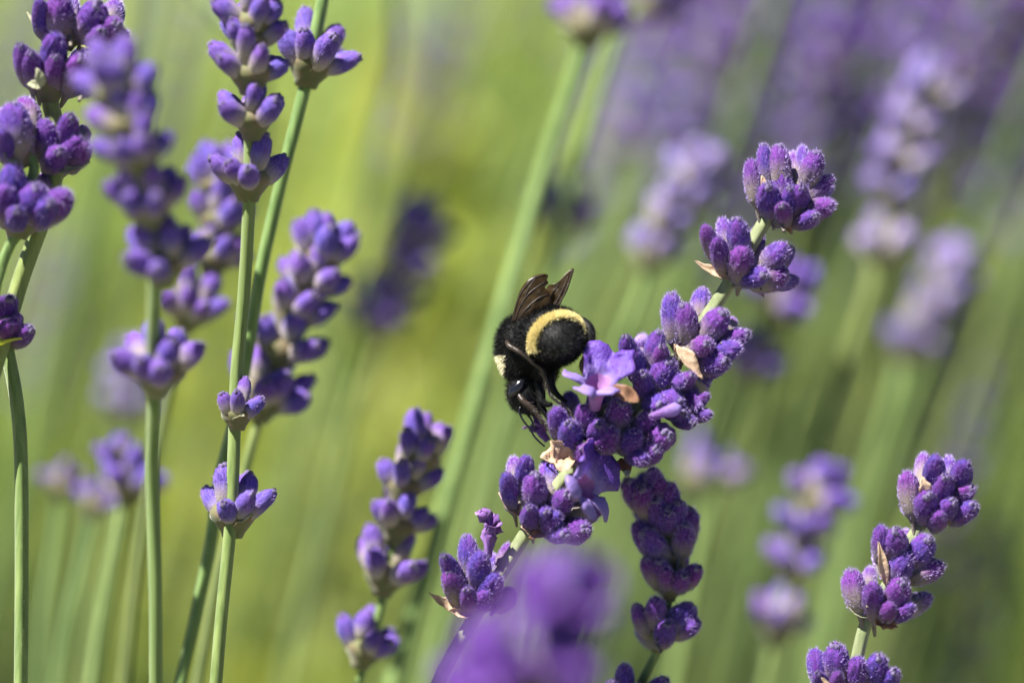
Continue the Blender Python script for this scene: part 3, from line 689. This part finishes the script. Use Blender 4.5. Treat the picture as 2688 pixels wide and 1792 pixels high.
soft('pale grey lilac lavender spike out of focus between bee and double whorl',
     [(1600, 370, .342), (1560, 460, .342), (1500, 590, .342), (1470, 680, .342), (1420, 800, .342), (1350, 1000, .345), (1250, 1300, .35), (1180, 1600, .35)],
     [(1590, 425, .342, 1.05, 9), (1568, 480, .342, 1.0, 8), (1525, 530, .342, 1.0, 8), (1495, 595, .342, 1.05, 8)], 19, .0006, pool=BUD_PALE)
soft('tall blurred lilac lavender spike of six whorls behind the topmost sharp whorl',
     [(2130, 160, .352), (2100, 260, .352), (2060, 400, .352), (2025, 560, .352), (2000, 680, .352), (1930, 900, .354), (1850, 1180, .356), (1760, 1600, .36)],
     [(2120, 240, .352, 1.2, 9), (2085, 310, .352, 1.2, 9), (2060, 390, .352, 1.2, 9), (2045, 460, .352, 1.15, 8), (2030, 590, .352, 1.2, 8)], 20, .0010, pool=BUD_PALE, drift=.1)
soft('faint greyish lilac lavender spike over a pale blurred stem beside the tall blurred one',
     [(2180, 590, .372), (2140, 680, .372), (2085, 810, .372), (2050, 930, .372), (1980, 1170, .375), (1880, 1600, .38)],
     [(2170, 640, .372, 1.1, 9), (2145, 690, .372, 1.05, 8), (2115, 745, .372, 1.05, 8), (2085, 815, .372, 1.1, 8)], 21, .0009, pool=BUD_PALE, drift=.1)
soft('blurred lilac lavender spike with peach tinted whorls left of the sharp rounded one',
     [(1880, 1110, .335), (1850, 1200, .335), (1820, 1320, .335), (1790, 1440, .335), (1755, 1580, .335), (1730, 1700, .335)],
     [(1868, 1160, .335, 1.1, 9), (1842, 1225, .335, 1.05, 8), (1820, 1310, .335, 1.05, 8), (1790, 1450, .335, 1.1, 7)], 22, .0006, pool=BUD_LO)
soft('two faint lilac buds on a blurred lavender stem behind the double whorl',
     [(1620, 1030, .36), (1605, 1120, .36), (1590, 1250, .36), (1560, 1420, .36), (1520, 1640, .36)], [(1615, 1110, .36, 1.3, 5)], 23, .0005, pool=BUD_LO, top=False)
SF_ = soft('large soft purple lavender spike very close in front of the lower whorls',
     [(1300, 1360, .219), (1285, 1410, .219), (1245, 1500, .219), (1210, 1580, .219), (1190, 1700, .22), (1180, 1800, .221)],
     [(1292, 1425, .219, 1.0, 8), (1250, 1585, .219, 1.2, 9), (1215, 1690, .219, 1.2, 8)], 24, .0006, pool=BUD_MID, bracts=0)
for (a, b_, w_) in (((1285, 1430), (1330, 1385), .0030), ((1275, 1430), (1245, 1385), .0028), ((1220, 1590), (1160, 1540), .0036), ((1255, 1570), (1280, 1515), .0034), ((1200, 1670), (1120, 1630), .0038)):
    SF_.flower(COROLLA_V, Q(*a, .2165), Q(*b_, .2155), w_, UP * .7 + FWD * .6)
soft('dark blurred lavender spike standing alone left of the bee',
     [(960, 520, .365), (930, 590, .365), (890, 680, .365), (850, 790, .365), (800, 960, .367), (730, 1250, .37), (650, 1600, .375)],
     [(948, 560, .365, 1.2, 9), (918, 625, .365, 1.2, 8), (888, 690, .365, 1.2, 8), (862, 755, .365, 1.2, 8)], 25, .0008, pool=BUD_LO, drift=.1)
soft('dark blurred lavender whorl pair behind the middle sharp whorls',
     [(1830, 620, .345), (1785, 700, .345), (1720, 840, .3505), (1690, 930, .351), (1640, 1100, .35), (1560, 1500, .35), (1540, 1640, .35)],
     [(1790, 705, .345, 1.35, 9), (1715, 845, .3505, 1.1, 8)], 26, .0006, pool=BUD_LO)
soft('blurred lavender spike crossing behind the upright stem of the mauve one',
     [(305, 1030, .318), (295, 1100, .318), (275, 1220, .318), (240, 1400, .318), (210, 1600, .318)],
     [(270, 1060, .319, .7, 6), (295, 1130, .318, 1.05, 8)], 27, .0008, pool=BUD_LO, top=False)
soft('small mauve lavender whorl on the dim stem beside the straight green stalk',
     [(150, 1090, .335), (140, 1150, .335), (125, 1260, .335), (100, 1420, .335), (80, 1640, .335)], [(140, 1125, .335, .8, 5), (215, 1165, .33, .9, 6)][:1], 28, .0006, pool=BUD_LO, top=False)
soft('pinkish lavender whorl on a dim stem between two blurred neighbours',
     [(228, 1120, .33), (215, 1180, .33), (190, 1290, .33), (150, 1450, .33), (120, 1640, .33)], [(218, 1165, .33, .8, 5)], 29, .0006, pool=BUD_LO, top=False)
soft('faint pale lilac lavender spike directly behind the lowest hazy mauve whorl',
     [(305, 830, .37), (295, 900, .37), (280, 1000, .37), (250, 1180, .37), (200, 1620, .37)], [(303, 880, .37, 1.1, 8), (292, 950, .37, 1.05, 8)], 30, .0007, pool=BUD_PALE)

def above(label, pts, climb, stem, seed):  # added spike, head out of view up the sun line, to shade pts
    ws = [Q(*p) + SUN * climb for p in pts]; st = [ws[0] + (ws[0] - ws[-1]).normalized() * .004] + ws + qs(*stem)
    s = Spike(label, st, r=.0007, seed=seed, seg=8, drift=.1)
    for c in ws: s.auto(c, n=10, L=.0056, pool=BUD_LO, top=True, size=2.2)
above('added lavender spike with unseen broad whorls that shade the dark blurred one', [(960, 530, .365), (935, 590, .365), (905, 645, .365), (880, 705, .365), (850, 765, .365)], .056, [(600, 200, .345), (540, 600, .38), (470, 1100, .43), (400, 1650, .5)], 61)
above('added lavender spike with unseen broad whorls that shade the second slanting stem', [(1300, 470, .36), (1280, 520, .36), (1262, 565, .36)], .045, [(905, 100, .36), (840, 400, .40), (760, 800, .45), (690, 1200, .50), (640, 1600, .55)], 62)

# ---------------------------------------------------------------- the bumblebee
H = (1260, 680, 3.017)
def hb(x, y, t=0):                       # t: photo pixels towards the camera
    return P(H[0] + x / H[2], H[1] + y / H[2], D0 - t * PXM)
bee = bpy.data.objects.new('bumblebee', None); col.objects.link(bee); bee.empty_display_size = .005
BC = hb(430, 700, 0); bee.location = BC
tag(bee, 'black bumblebee with one yellow band on its abdomen, clinging head down to lavender', 'bee')
rnd = random.Random(77)
def ellipsoid(c, ax, rad, V, F, nu=28, nv=18):
    o0 = len(V)
    for i in range(nv + 1):
        th = math.pi * (i + .02) / (nv + .04)
        for k in range(nu):
            ph = 2 * math.pi * k / nu
            V.append(c + ax[0] * (rad[0] * math.cos(th)) + ax[1] * (rad[1] * math.sin(th) * math.cos(ph)) + ax[2] * (rad[2] * math.sin(th) * math.sin(ph)))
    for i in range(nv):
        for k in range(nu):
            q = o0 + i * nu + k; w = o0 + i * nu + (k + 1) % nu; F.append((q, w, w + nu, q + nu))
    F.append(tuple(o0 + k for k in range(nu))[::-1]); F.append(tuple(o0 + nv * nu + k for k in range(nu)))
def basis(a, n_):
    a = a.normalized(); n_ = (n_ - a * n_.dot(a)).normalized(); return a, n_, a.cross(n_)
px = PXM
AC = hb(555, 615, 10); AX = basis(RIGHT * .40 - UP * .14 - FWD * .88, UP * .93 - RIGHT * .36)   # abdomen: tip axis, dorsal, lateral
V, F = [], []
ellipsoid(AC - BC, AX, (110 * px, 75 * px, 89 * px), V, F)
ellipsoid(hb(350, 720, -45) - BC, basis(UP * .9 - RIGHT * .15, -FWD), (92 * px, 74 * px, 72 * px), V, F)      # thorax
ellipsoid(hb(420, 620, -30) - BC, basis(RIGHT, UP), (70 * px, 66 * px, 66 * px), V, F)                          # waist
ellipsoid(hb(470, 850, -25) - BC, basis(UP, RIGHT), (62 * px, 48 * px, 50 * px), V, F)                          # underside
ellipsoid(hb(335, 1075, -20) - BC, basis(UP * .9 + RIGHT * -.3, -FWD), (52 * px, 40 * px, 42 * px), V, F)       # head
ellipsoid(hb(400, 1170, -15) - BC, basis(UP * .7 + RIGHT * -.7, -FWD), (34 * px, 18 * px, 20 * px), V, F)       # face
bm = bmesh.new(); vs = [bm.verts.new(v) for v in V]
for f in F: bm.faces.new([vs[i] for i in f])
bmesh.ops.recalc_face_normals(bm, faces=bm.faces[:])
tmp = bpy.data.meshes.new('tmp'); bm.to_mesh(tmp); bm.free()
to = bpy.data.objects.new('tmp', tmp); col.objects.link(to)
md = to.modifiers.new('r', 'REMESH'); md.mode = 'VOXEL'; md.voxel_size = 4.5 * px
ms = to.modifiers.new('s', 'SMOOTH'); ms.iterations = 6; ms.factor = .5
dg = bpy.context.evaluated_depsgraph_get()
body = bpy.data.meshes.new_from_object(to.evaluated_get(dg)); body.name = 'body'
bpy.data.objects.remove(to); bpy.data.meshes.remove(tmp)
# body segments: shallow rings round the abdomen
for v in body.vertices:
    p = v.co - (AC - BC); s_ = p.dot(AX[0]) / (110 * px)
    if s_ > -.2:
        v.co += v.normal * (1.6 * px * math.sin(s_ * 17))
    if s_ > .55:                      # the tail narrows and turns down
        k = (s_ - .55) / .45; c0 = (AC - BC) + AX[0] * p.dot(AX[0]); v.co = c0 + (v.co - c0) * (1 - .22 * k) + AX[0] * (9 * px * k) - AX[1] * (14 * px * k)
body.materials.clear(); body.materials.append(M['bee_black'])
body.polygons.foreach_set('use_smooth', [True] * len(body.polygons)); body.update()
link('body', body, bee)
# fur, grown from the body surface
polys = [(p.center.copy(), p.normal.copy(), p.area) for p in body.polygons]
cum = np.cumsum([p[2] for p in polys]); tot = cum[-1]
fur = {'black_fur': ([], []), 'yellow_band': ([], []), 'pale_fur': ([], [])}
HP = lambda p: ((((p - CAM).dot(RIGHT) / (p - CAM).dot(FWD)) / (.36 / 2688) + 1344 - H[0]) * H[2], ((896 - ((p - CAM).dot(UP) / (p - CAM).dot(FWD)) / (.36 / 2688)) - H[1]) * H[2])
def hair(store, p, n_, L, w, flow, mess):
    V, F = store
    d = (n_ + flow + Vector((rnd.gauss(0, mess), rnd.gauss(0, mess), rnd.gauss(0, mess)))).normalized()
    d2 = (d + flow * .6 + Vector((rnd.gauss(0, mess), rnd.gauss(0, mess), rnd.gauss(0, mess))) * .5).normalized()
    sd = d.cross(Vector((rnd.gauss(0, 1), rnd.gauss(0, 1), rnd.gauss(0, 1)))).normalized() * w
    o0 = len(V); m_ = p + d * L * .55
    V += [p - sd, p + sd, m_ + sd * .7, m_ - sd * .7, m_ + d2 * L * .45]
    F += [(o0, o0 + 1, o0 + 2, o0 + 3), (o0 + 3, o0 + 2, o0 + 4)]
for _ in range(26000):
    i = int(np.searchsorted(cum, rnd.random() * tot)); i = min(i, len(polys) - 1); c, n_, _a = polys[i]
    c = c + Vector((rnd.gauss(0, 1), rnd.gauss(0, 1), rnd.gauss(0, 1))) * 1.6 * px
    wp = c + BC; pa = c - (AC - BC); s_ = pa.dot(AX[0]) / (110 * px)
    cross = Vector((pa.dot(AX[1]), pa.dot(AX[2]), 0)); ang = abs(math.atan2(cross.y, cross.x))
    hx, hy = HP(wp); abd = s_ > .05 and pa.length < 140 * px and hx > 380 and hy < 860
    k = 'black_fur'; L = rnd.uniform(8, 17) * px; mess = .28; flow = AX[0] * .35; w = .42 * px
    if abd and .34 < s_ + rnd.gauss(0, .02) < .61 and ang < math.radians(98) + rnd.gauss(0, .06):
        k = 'yellow_band'; L = rnd.uniform(7, 14) * px; mess = .32; w = .8 * px; flow = AX[0] * .4
    elif abd and s_ >= .60:
        L = rnd.uniform(6, 15) * px; mess = .45; flow = AX[0] * .3 - UP * .3
    elif hx < 205 and 760 < hy < 985:
        k = 'pale_fur'; L = rnd.uniform(9, 15) * px; w = .6 * px; flow = UP * -.2
    elif hy > 1000:
        L = rnd.uniform(5, 11) * px; flow = Vector()
        if rnd.random() < .45: continue
    elif hx < 380: L = rnd.uniform(11, 20) * px; flow = UP * -.1
    hair(fur[k], c, n_, L, w, flow, mess)
for _ in range(5200):            # the band is dense: grow more of it
    s_ = rnd.uniform(.34, .60) + rnd.gauss(0, .012); ang = rnd.uniform(-1, 1) * math.radians(97); rr = math.sqrt(1 - s_ * s_)
    c = AC - BC + AX[0] * (s_ * 110 * px) + AX[1] * (math.cos(ang) * rr * 75 * px) + AX[2] * (math.sin(ang) * rr * 89 * px)
    n_ = (AX[0] * (s_ / 110) + AX[1] * (math.cos(ang) * rr / 75) + AX[2] * (math.sin(ang) * rr / 89)).normalized()
    hair(fur['yellow_band'], c - n_ * 1.5 * px, n_, rnd.uniform(7, 14) * px, .8 * px, AX[0] * .35, .32)
for k, mt in (('black_fur', 'bee_hair'), ('yellow_band', 'bee_yellow'), ('pale_fur', 'bee_pale')):
    o = link(k, mesh(k, *fur[k], [mt], smooth=False), bee); o['kind'] = 'stuff'
# eyes
for (x, y, t, r) in ((292, 1020, 12, 1), (400, 1065, -45, .9)):
    V, F = [], []; ellipsoid(Vector(), basis(UP * .75 + RIGHT * .62, -FWD + RIGHT * -.5), (31 * px * r, 13 * px, 15 * px), V, F, 20, 12)
    link('eye', mesh('eye', V, F, ['bee_eye']), bee, hb(x, y, t), BC)
# legs: thigh, shin and foot joints in one tapering limb each
LEGS = [('leg', 'bee_leg', [(215, 655, 20), (235, 690, 40), (330, 745, 56), (430, 825, 62), (482, 866, 60), (515, 945, 52), (548, 1055, 44), (600, 1118, 38), (650, 1152, 36), (695, 1190, 34), (738, 1245, 30)], [6, 7.5, 6, 5, 6.5, 5.5, 4.6, 3.6, 2.6, 3, 1.6], 24),
        ('leg', 'bee_leg', [(300, 1060, 10), (335, 1115, 26), (405, 1175, 30), (430, 1205, 30), (480, 1262, 30), (520, 1310, 28), (555, 1370, 26), (595, 1440, 20)], [6, 8, 7, 5, 5.5, 4, 3, 1.6], 22),
        ('leg', 'bee_leg_orange', [(848, 745, 42), (838, 770, 42), (806, 830, 40), (815, 885, 38), (840, 940, 36), (868, 990, 34)], [8, 7.5, 7, 5.5, 4, 1.6], 16),
        ('leg', 'bee_black', [(800, 480, 20), (860, 540, 32), (874, 610, 40), (868, 690, 44), (848, 752, 42)], [10, 14, 14, 11, 8], 34),
        ('leg', 'bee_black', [(560, 850, 0), (560, 930, 8), (565, 1000, 10), (600, 1060, 12), (650, 1105, 14), (690, 1130, 14)], [14, 12, 11, 8, 6, 3], 14),
        ('leg', 'bee_black', [(440, 960, 0), (480, 1050, 6), (490, 1120, 8), (530, 1150, 10), (575, 1150, 12)], [15, 13, 10, 8, 4], 14),
        ('leg', 'bee_black', [(430, 1080, -10), (470, 1150, -6), (505, 1200, -2), (525, 1240, 0), (560, 1300, 0)], [12, 11, 9, 6, 3], 12)]
for nm, mt, pts, rad, bris in LEGS:
    path, rr = smooth_path([hb(*p) - BC for p in pts], [r_ * px for r_ in rad], 5)
    V, F = tube(path, rr, 10); I = [0] * len(F)
    for _ in range(60 * bris // 2):
        j = rnd.random() * (len(path) - 2); i = int(j); q = path[i].lerp(path[i + 1], j - i); tt = (path[i + 1] - path[i]).normalized()
        u, v = frame(tt); a = rnd.random() * 6.28; n_ = u * math.cos(a) + v * math.sin(a); d = (n_ * .8 + tt * rnd.uniform(.3, 1.1)).normalized()
        w = d.cross(n_ + u * .3).normalized() * .4 * px; q = q + n_ * rr[i] * .9; o0 = len(V)
        V += [q - w, q + w, q + d * rnd.uniform(3, bris * .55 + 2) * px]; F.append((o0, o0 + 1, o0 + 2)); I.append(1)
    link(nm, mesh(nm, V, F, [mt, 'bee_hair' if mt == 'bee_black' else 'bee_leg'], I), bee)
for pts in ([(320, 1170, 10), (312, 1205, 14), (335, 1265, 16), (395, 1345, 16), (440, 1415, 14), (512, 1482, 10)], [(350, 1185, -20), (385, 1240, -24), (415, 1290, -24), (420, 1345, -20)]):
    path, rr = smooth_path([hb(*p) - BC for p in pts], [3.2 * px] * 2 + [2.8 * px] * (len(pts) - 3) + [2.4 * px], 6)
    V, F = tube(path, rr, 8); link('antenna', mesh('antenna', V, F, ['bee_eye']), bee)
# wings: cambered membranes with raised veins
def wing(outline, t_of, veins):
    n = len(outline); cx = sum(p[0] for p in outline) / n; cy = sum(p[1] for p in outline) / n
    # resample the outline
    pts = []
    for i in range(n):
        p0, p1, p2, p3 = [Vector((*outline[(i + k - 1) % n], 0)) for k in range(4)]
        for k in range(5):
            t = k / 5
            pts.append(.5 * ((2 * p1) + (p2 - p0) * t + (2 * p0 - 5 * p1 + 4 * p2 - p3) * t * t + (3 * p1 - p0 - 3 * p2 + p3) * t ** 3))
    V, F = [], []; R = 9; m_ = len(pts)
    for i in range(R + 1):
        u = max(i / R, .01)
        for p in pts:
            x = cx + (p.x - cx) * u; y = cy + (p.y - cy) * u
            V.append(hb(x, y, t_of(x, y) + 3 * noise.noise(Vector((x * .02, y * .02, 0)))) - BC)
    for i in range(R):
        for k in range(m_):
            q = i * m_ + k; w = i * m_ + (k + 1) % m_; F.append((q, w, w + m_, q + m_))
    F.append(tuple(range(m_))[::-1])
    o = link('wing', thicken(mesh('wing', V, F, ['bee_wing']), 1.0 * px), bee)
    for vn in veins:
        path, rr = smooth_path([hb(x, y, t_of(x, y) + 1) - BC for x, y in vn], [1.5 * px] * (len(vn) - 1) + [.8 * px], 5)
        V, F = tube(path, rr, 6); link('vein', mesh('vein', V, F, ['bee_leg']), o)
wing([(245, 540), (262, 430), (290, 330), (318, 250), (360, 185), (410, 143), (460, 122), (515, 116), (540, 132), (530, 165), (543, 190), (515, 225), (560, 290), (550, 370), (470, 430), (380, 480), (300, 540)],
     lambda x, y: -10 + (x - 250) * .05 - (540 - y) * .05 + 14 * math.sin((x - 240) / 90), [[(258, 500), (285, 370), (335, 250), (420, 155), (515, 122)], [(270, 500), (320, 370), (400, 260), (520, 175)], [(290, 500), (370, 390), (460, 310), (540, 280)], [(345, 330), (385, 230), (440, 150)]])
wing([(500, 400), (515, 260), (540, 208), (572, 198), (605, 190), (640, 158), (685, 108), (733, 72), (743, 92), (722, 160), (692, 250), (655, 320), (628, 370), (570, 420)],
     lambda x, y: -45 + (x - 500) * .10 + (400 - y) * -.06 + 10 * math.sin((x - 480) / 80), [[(620, 370), (680, 250), (735, 82)], [(580, 390), (640, 270), (700, 130)], [(545, 390), (570, 290), (620, 200)]])
# orange pollen grain on a bud
V, F = [], []; ellipsoid(Vector(), (RIGHT, UP, FWD), (5.5 * px, 5 * px, 5 * px), V, F, 12, 8)
po = link('pollen_grain', mesh('pollen_grain', V, F, ['pollen'])); po.location = at(C5, 340, 548, D0 - .0021)
tag(po, 'tiny orange pollen grain stuck to a purple lavender bud', 'pollen')

# ---------------------------------------------------------------- lavender behind, far out of focus
rnd = random.Random(5)
def head_geom(V, F, T, top, axis, sc, whorls, rnd, tints, low):
    """a whole flower head: rings of plain buds down the stem from top"""
    u, v = frame(axis); z = 0
    for wv in range(whorls):
        c = top - axis * z
        n = 7 if not low else 5
        for k in range(n):
            th = rnd.random() * 6.28; po = math.radians(rnd.uniform(12, 62)); rad = u * math.cos(th) + v * math.sin(th)
            d = axis * math.cos(po) + rad * math.sin(po); L = .0042 * sc * rnd.uniform(.8, 1.15); r = L * .27
            a, b_ = frame(d); o0 = len(V); t = rnd.choice(tints); f = rnd.uniform(.8, 1.2)
            V.append(c + rad * .0006 * sc); T.append((.20, .18, .14, 1))
            m = 4 if low else 6
            for zz, rr in ((.35, .95), (.75, .95)):
                for j in range(m):
                    q = 6.2832 * j / m; V.append(c + d * L * zz + (a * math.cos(q) + b_ * math.sin(q)) * r * rr); T.append((t[0] * f, t[1] * f, t[2] * f, 1))
            V.append(c + d * L); T.append((t[0] * f, t[1] * f, t[2] * f, 1))
            for j in range(m):
                F.append((o0, o0 + 1 + (j + 1) % m, o0 + 1 + j)); F.append((o0 + 1 + j, o0 + 1 + (j + 1) % m, o0 + 1 + m + (j + 1) % m, o0 + 1 + m + j)); F.append((o0 + 1 + m + j, o0 + 1 + m + (j + 1) % m, o0 + 1 + 2 * m))
        z += sc * rnd.uniform(.0045, .0068) * (1 + .10 * wv)
PUR = [(.090, .045, .31), (.13, .05, .31), (.17, .055, .29), (.08, .04, .26), (.16, .09, .36)]
# prototypes of a blurred spike, half a metre tall
protos = []
for k in range(4):
    V, F, T = [], [], []
    lean = Vector((rnd.uniform(-.02, .02), rnd.uniform(-.02, .02), 0))
    pts = [Vector((0, 0, -.01)), lean * .3 + Vector((0, 0, .17)), lean + Vector((0, 0, .34)), lean * .6 + Vector((0, 0, .50))]
    path, rr = smooth_path(pts, [.0011, .0009, .0008, .0006], 5)
    sv, sf = tube(path, rr, 7); sm = mesh('stem', sv, sf, ['stem'])
    head_geom(V, F, T, pts[-1], (pts[-1] - pts[-2]).normalized(), 1.05, 6, rnd, PUR, False)
    protos.append((sm, mesh('flower_head', V, F, ['field_flower'], smooth=True, tint=T)))
def far_spike(top, lean, rnd, label):
    k = rnd.randrange(4); sm, hm = protos[k]
    base = Vector((top.x - lean * top.z, top.y + rnd.uniform(-.03, .03), 0)); d = top - base
    r = bpy.data.objects.new('blurred_lavender_spike', None); col.objects.link(r); r.empty_display_size = .02
    r.location = base; r.rotation_mode = 'QUATERNION'; r.rotation_quaternion = d.to_track_quat('Z', 'Y') ; s_ = d.length / .5; r.scale = (s_, s_, s_)
    tag(r, label, 'flower', label.replace('spike', 'spikes', 1))
    link('stem', sm, r); link('flower_head', hm, r)
ZONES = ((1580, 2640, -260, 240, .45, .62, 130, 'far lavender spike in the purple haze behind the topmost sharp whorl'),
         (380, 480, -80, 120, .55, .7, 4, 'far lavender spike behind the pale violet spike with the downy stem'),
         (1020, 1180, -90, 200, .50, .66, 5, 'far lavender spike left of the long slanting pale stem'),
         (60, 330, -100, 60, .5, .7, 3, 'far lavender spike behind the plum spike with three loose whorls'),
         (2260, 2400, 650, 1250, .46, .56, 7, 'far lavender spike above the right sharp spike of rounded whorls'),
         (150, 420, 560, 760, .55, .7, 3, 'far lavender spike seen past the hazy mauve spike'),
         (1300, 1560, -300, -120, .5, .65, 5, 'far lavender spike right of the long slanting pale stem'))
for (x0, x1, y0, y1, d0, d1, n, lb) in ZONES:
    for _ in range(n):
        d = rnd.uniform(d0, d1); far_spike(Q(rnd.uniform(x0, x1), rnd.uniform(y0, y1), d), rnd.uniform(.10, .42), rnd, lb)
# stems that only pass through the picture, their heads above it
for xb, d in ((470, .40), (660, .43), (1120, .46), (1530, .42), (1640, .47), (1960, .43), (2110, .40), (2230, .44), (2330, .41), (130, .42), (30, .40)):
    rise = rnd.uniform(.24, .34); t = Q(xb + rise * 2300, -700, d)
    far_spike(t, rise, rnd, 'tall far lavender spike whose stalk slants through the green background')
# the uncountable rest of the bed
SV, SF, ST, HV, HF, HT = [], [], [], [], [], []
GRN = [(.24, .36, .05), (.30, .40, .07), (.22, .32, .06), (.34, .42, .06), (.27, .33, .14), (.37, .43, .08)]
for _ in range(2300):
    d = .62 + 2.2 * rnd.random() ** 1.4
    x = rnd.uniform(-1, 1) * (.30 * d + .12); y = CAM.y + d
    h = .558 - .091 * d + rnd.uniform(.045, .12); ln = rnd.uniform(.05, .42); base = Vector((x - ln * h, y, -.01)); top = Vector((x, y + rnd.uniform(-.05, .05), h))
    mid = base.lerp(top, .5) + Vector((-.02, 0, .01)); r = .0011 * rnd.uniform(.8, 1.3); t = rnd.choice(GRN); f = rnd.uniform(.8, 1.2)
    # keep the ground in front of the near spikes' stems clear of the sight line
    o0 = len(SV); path = [base, mid, top]
    tube(path, [r * 1.3, r, r * .7], 4, 0, SV, SF); ST += [(t[0] * f, t[1] * f, t[2] * f, 1)] * 12
    head_geom(HV, HF, HT, top, (top - mid).normalized(), 1.1, 4, rnd, PUR, True)
so_ = link('lavender_stems', mesh('lavender_stems', SV, SF, ['field_green'], tint=ST)); tag(so_, 'mass of blurred green lavender stems behind the spikes', 'stems', kind='stuff')
ho_ = link('lavender_flowers', mesh('lavender_flowers', HV, HF, ['field_flower'], tint=HT)); tag(ho_, 'mass of blurred lavender flowers over the far stems', 'flowers', kind='stuff')
# narrow leaves in low mounds under and beyond the stems
LV, LF, LT = [], [], []
def blade(p, d, L, w, t, V, F, T):
    sd = d.cross(Vector((rnd.gauss(0, 1), rnd.gauss(0, 1), rnd.gauss(0, .4)))).normalized() * w; dr = Vector((0, 0, -.12 * L))
    o0 = len(V); V += [p, p + d * L * .5 + sd, p + d * L + dr, p + d * L * .5 - sd]; T += [t] * 4
    F += [(o0, o0 + 1, o0 + 2), (o0, o0 + 2, o0 + 3)]
LG = [(.19, .27, .06), (.25, .32, .08), (.18, .25, .07), (.28, .35, .08), (.25, .28, .15), (.31, .37, .08)]
for _ in range(52000):
    d = .30 + 6.0 * rnd.random() ** 1.6; x = rnd.uniform(-1, 1) * (.26 * d + .15); y = CAM.y + d
    hill = .20 + .10 * noise.noise(Vector((x * 2.2, y * 2.2, 0))) + .02 * min(d, 4)
    if d < .7: hill *= .7
    z = hill * rnd.random() ** .5
    dr = Vector((rnd.gauss(.15, .5), rnd.gauss(-.1, .5), 1)).normalized(); t = rnd.choice(LG); f = rnd.uniform(.75, 1.25)
    blade(Vector((x, y, max(z, 0))), dr, rnd.uniform(.03, .06) * (1 + .25 * d), rnd.uniform(.0018, .0032) * (1 + .25 * d), (t[0] * f, t[1] * f, t[2] * f, 1), LV, LF, LT)
lo_ = link('lavender_leaves', mesh('lavender_leaves', LV, LF, ['field_green'], tint=LT)); tag(lo_, 'low mounds of narrow green lavender leaves', 'leaves', kind='stuff')
# the yellow-green shrub that glows behind the spikes on the left
yb = Q(800, 900, .60); yb = Vector((yb.x, yb.y, 0))
ys = bpy.data.objects.new('yellow_green_shrub', None); col.objects.link(ys); ys.location = yb
tag(ys, 'blurred yellow green shrub behind the lavender spikes left of the bee', 'shrub')
V, F, T = [], [], []
YG = [(.36, .40, .055), (.33, .39, .07), (.42, .41, .05), (.30, .38, .08)]
for _ in range(1500):
    a = rnd.random() * 6.28; r = .045 * math.sqrt(rnd.random()); z = rnd.uniform(.02, .50) * (1 - (r / .045) ** 2 * .15)
    d = Vector((math.cos(a) * .7, math.sin(a) * .7 - .2, rnd.uniform(.2, 1.2))).normalized(); t = rnd.choice(YG); f = rnd.uniform(.8, 1.2)
    blade(Vector((math.cos(a) * r * .8, math.sin(a) * r, z)), d, rnd.uniform(.012, .024), rnd.uniform(.003, .006), (t[0] * f, t[1] * f, t[2] * f, 1), V, F, T)
link('foliage', mesh('foliage', V, F, ['field_green'], tint=T), ys)['kind'] = 'stuff'
V, F = [], []
for k in range(7):
    a = k * .9; tube([Vector((0, 0, -.01)), Vector((math.cos(a) * .03, math.sin(a) * .03, .2)), Vector((math.cos(a) * .035, math.sin(a) * .035, .44))], [.003, .002, .001], 6, 0, V, F)
link('branch', mesh('branch', V, F, ['stem']), ys)
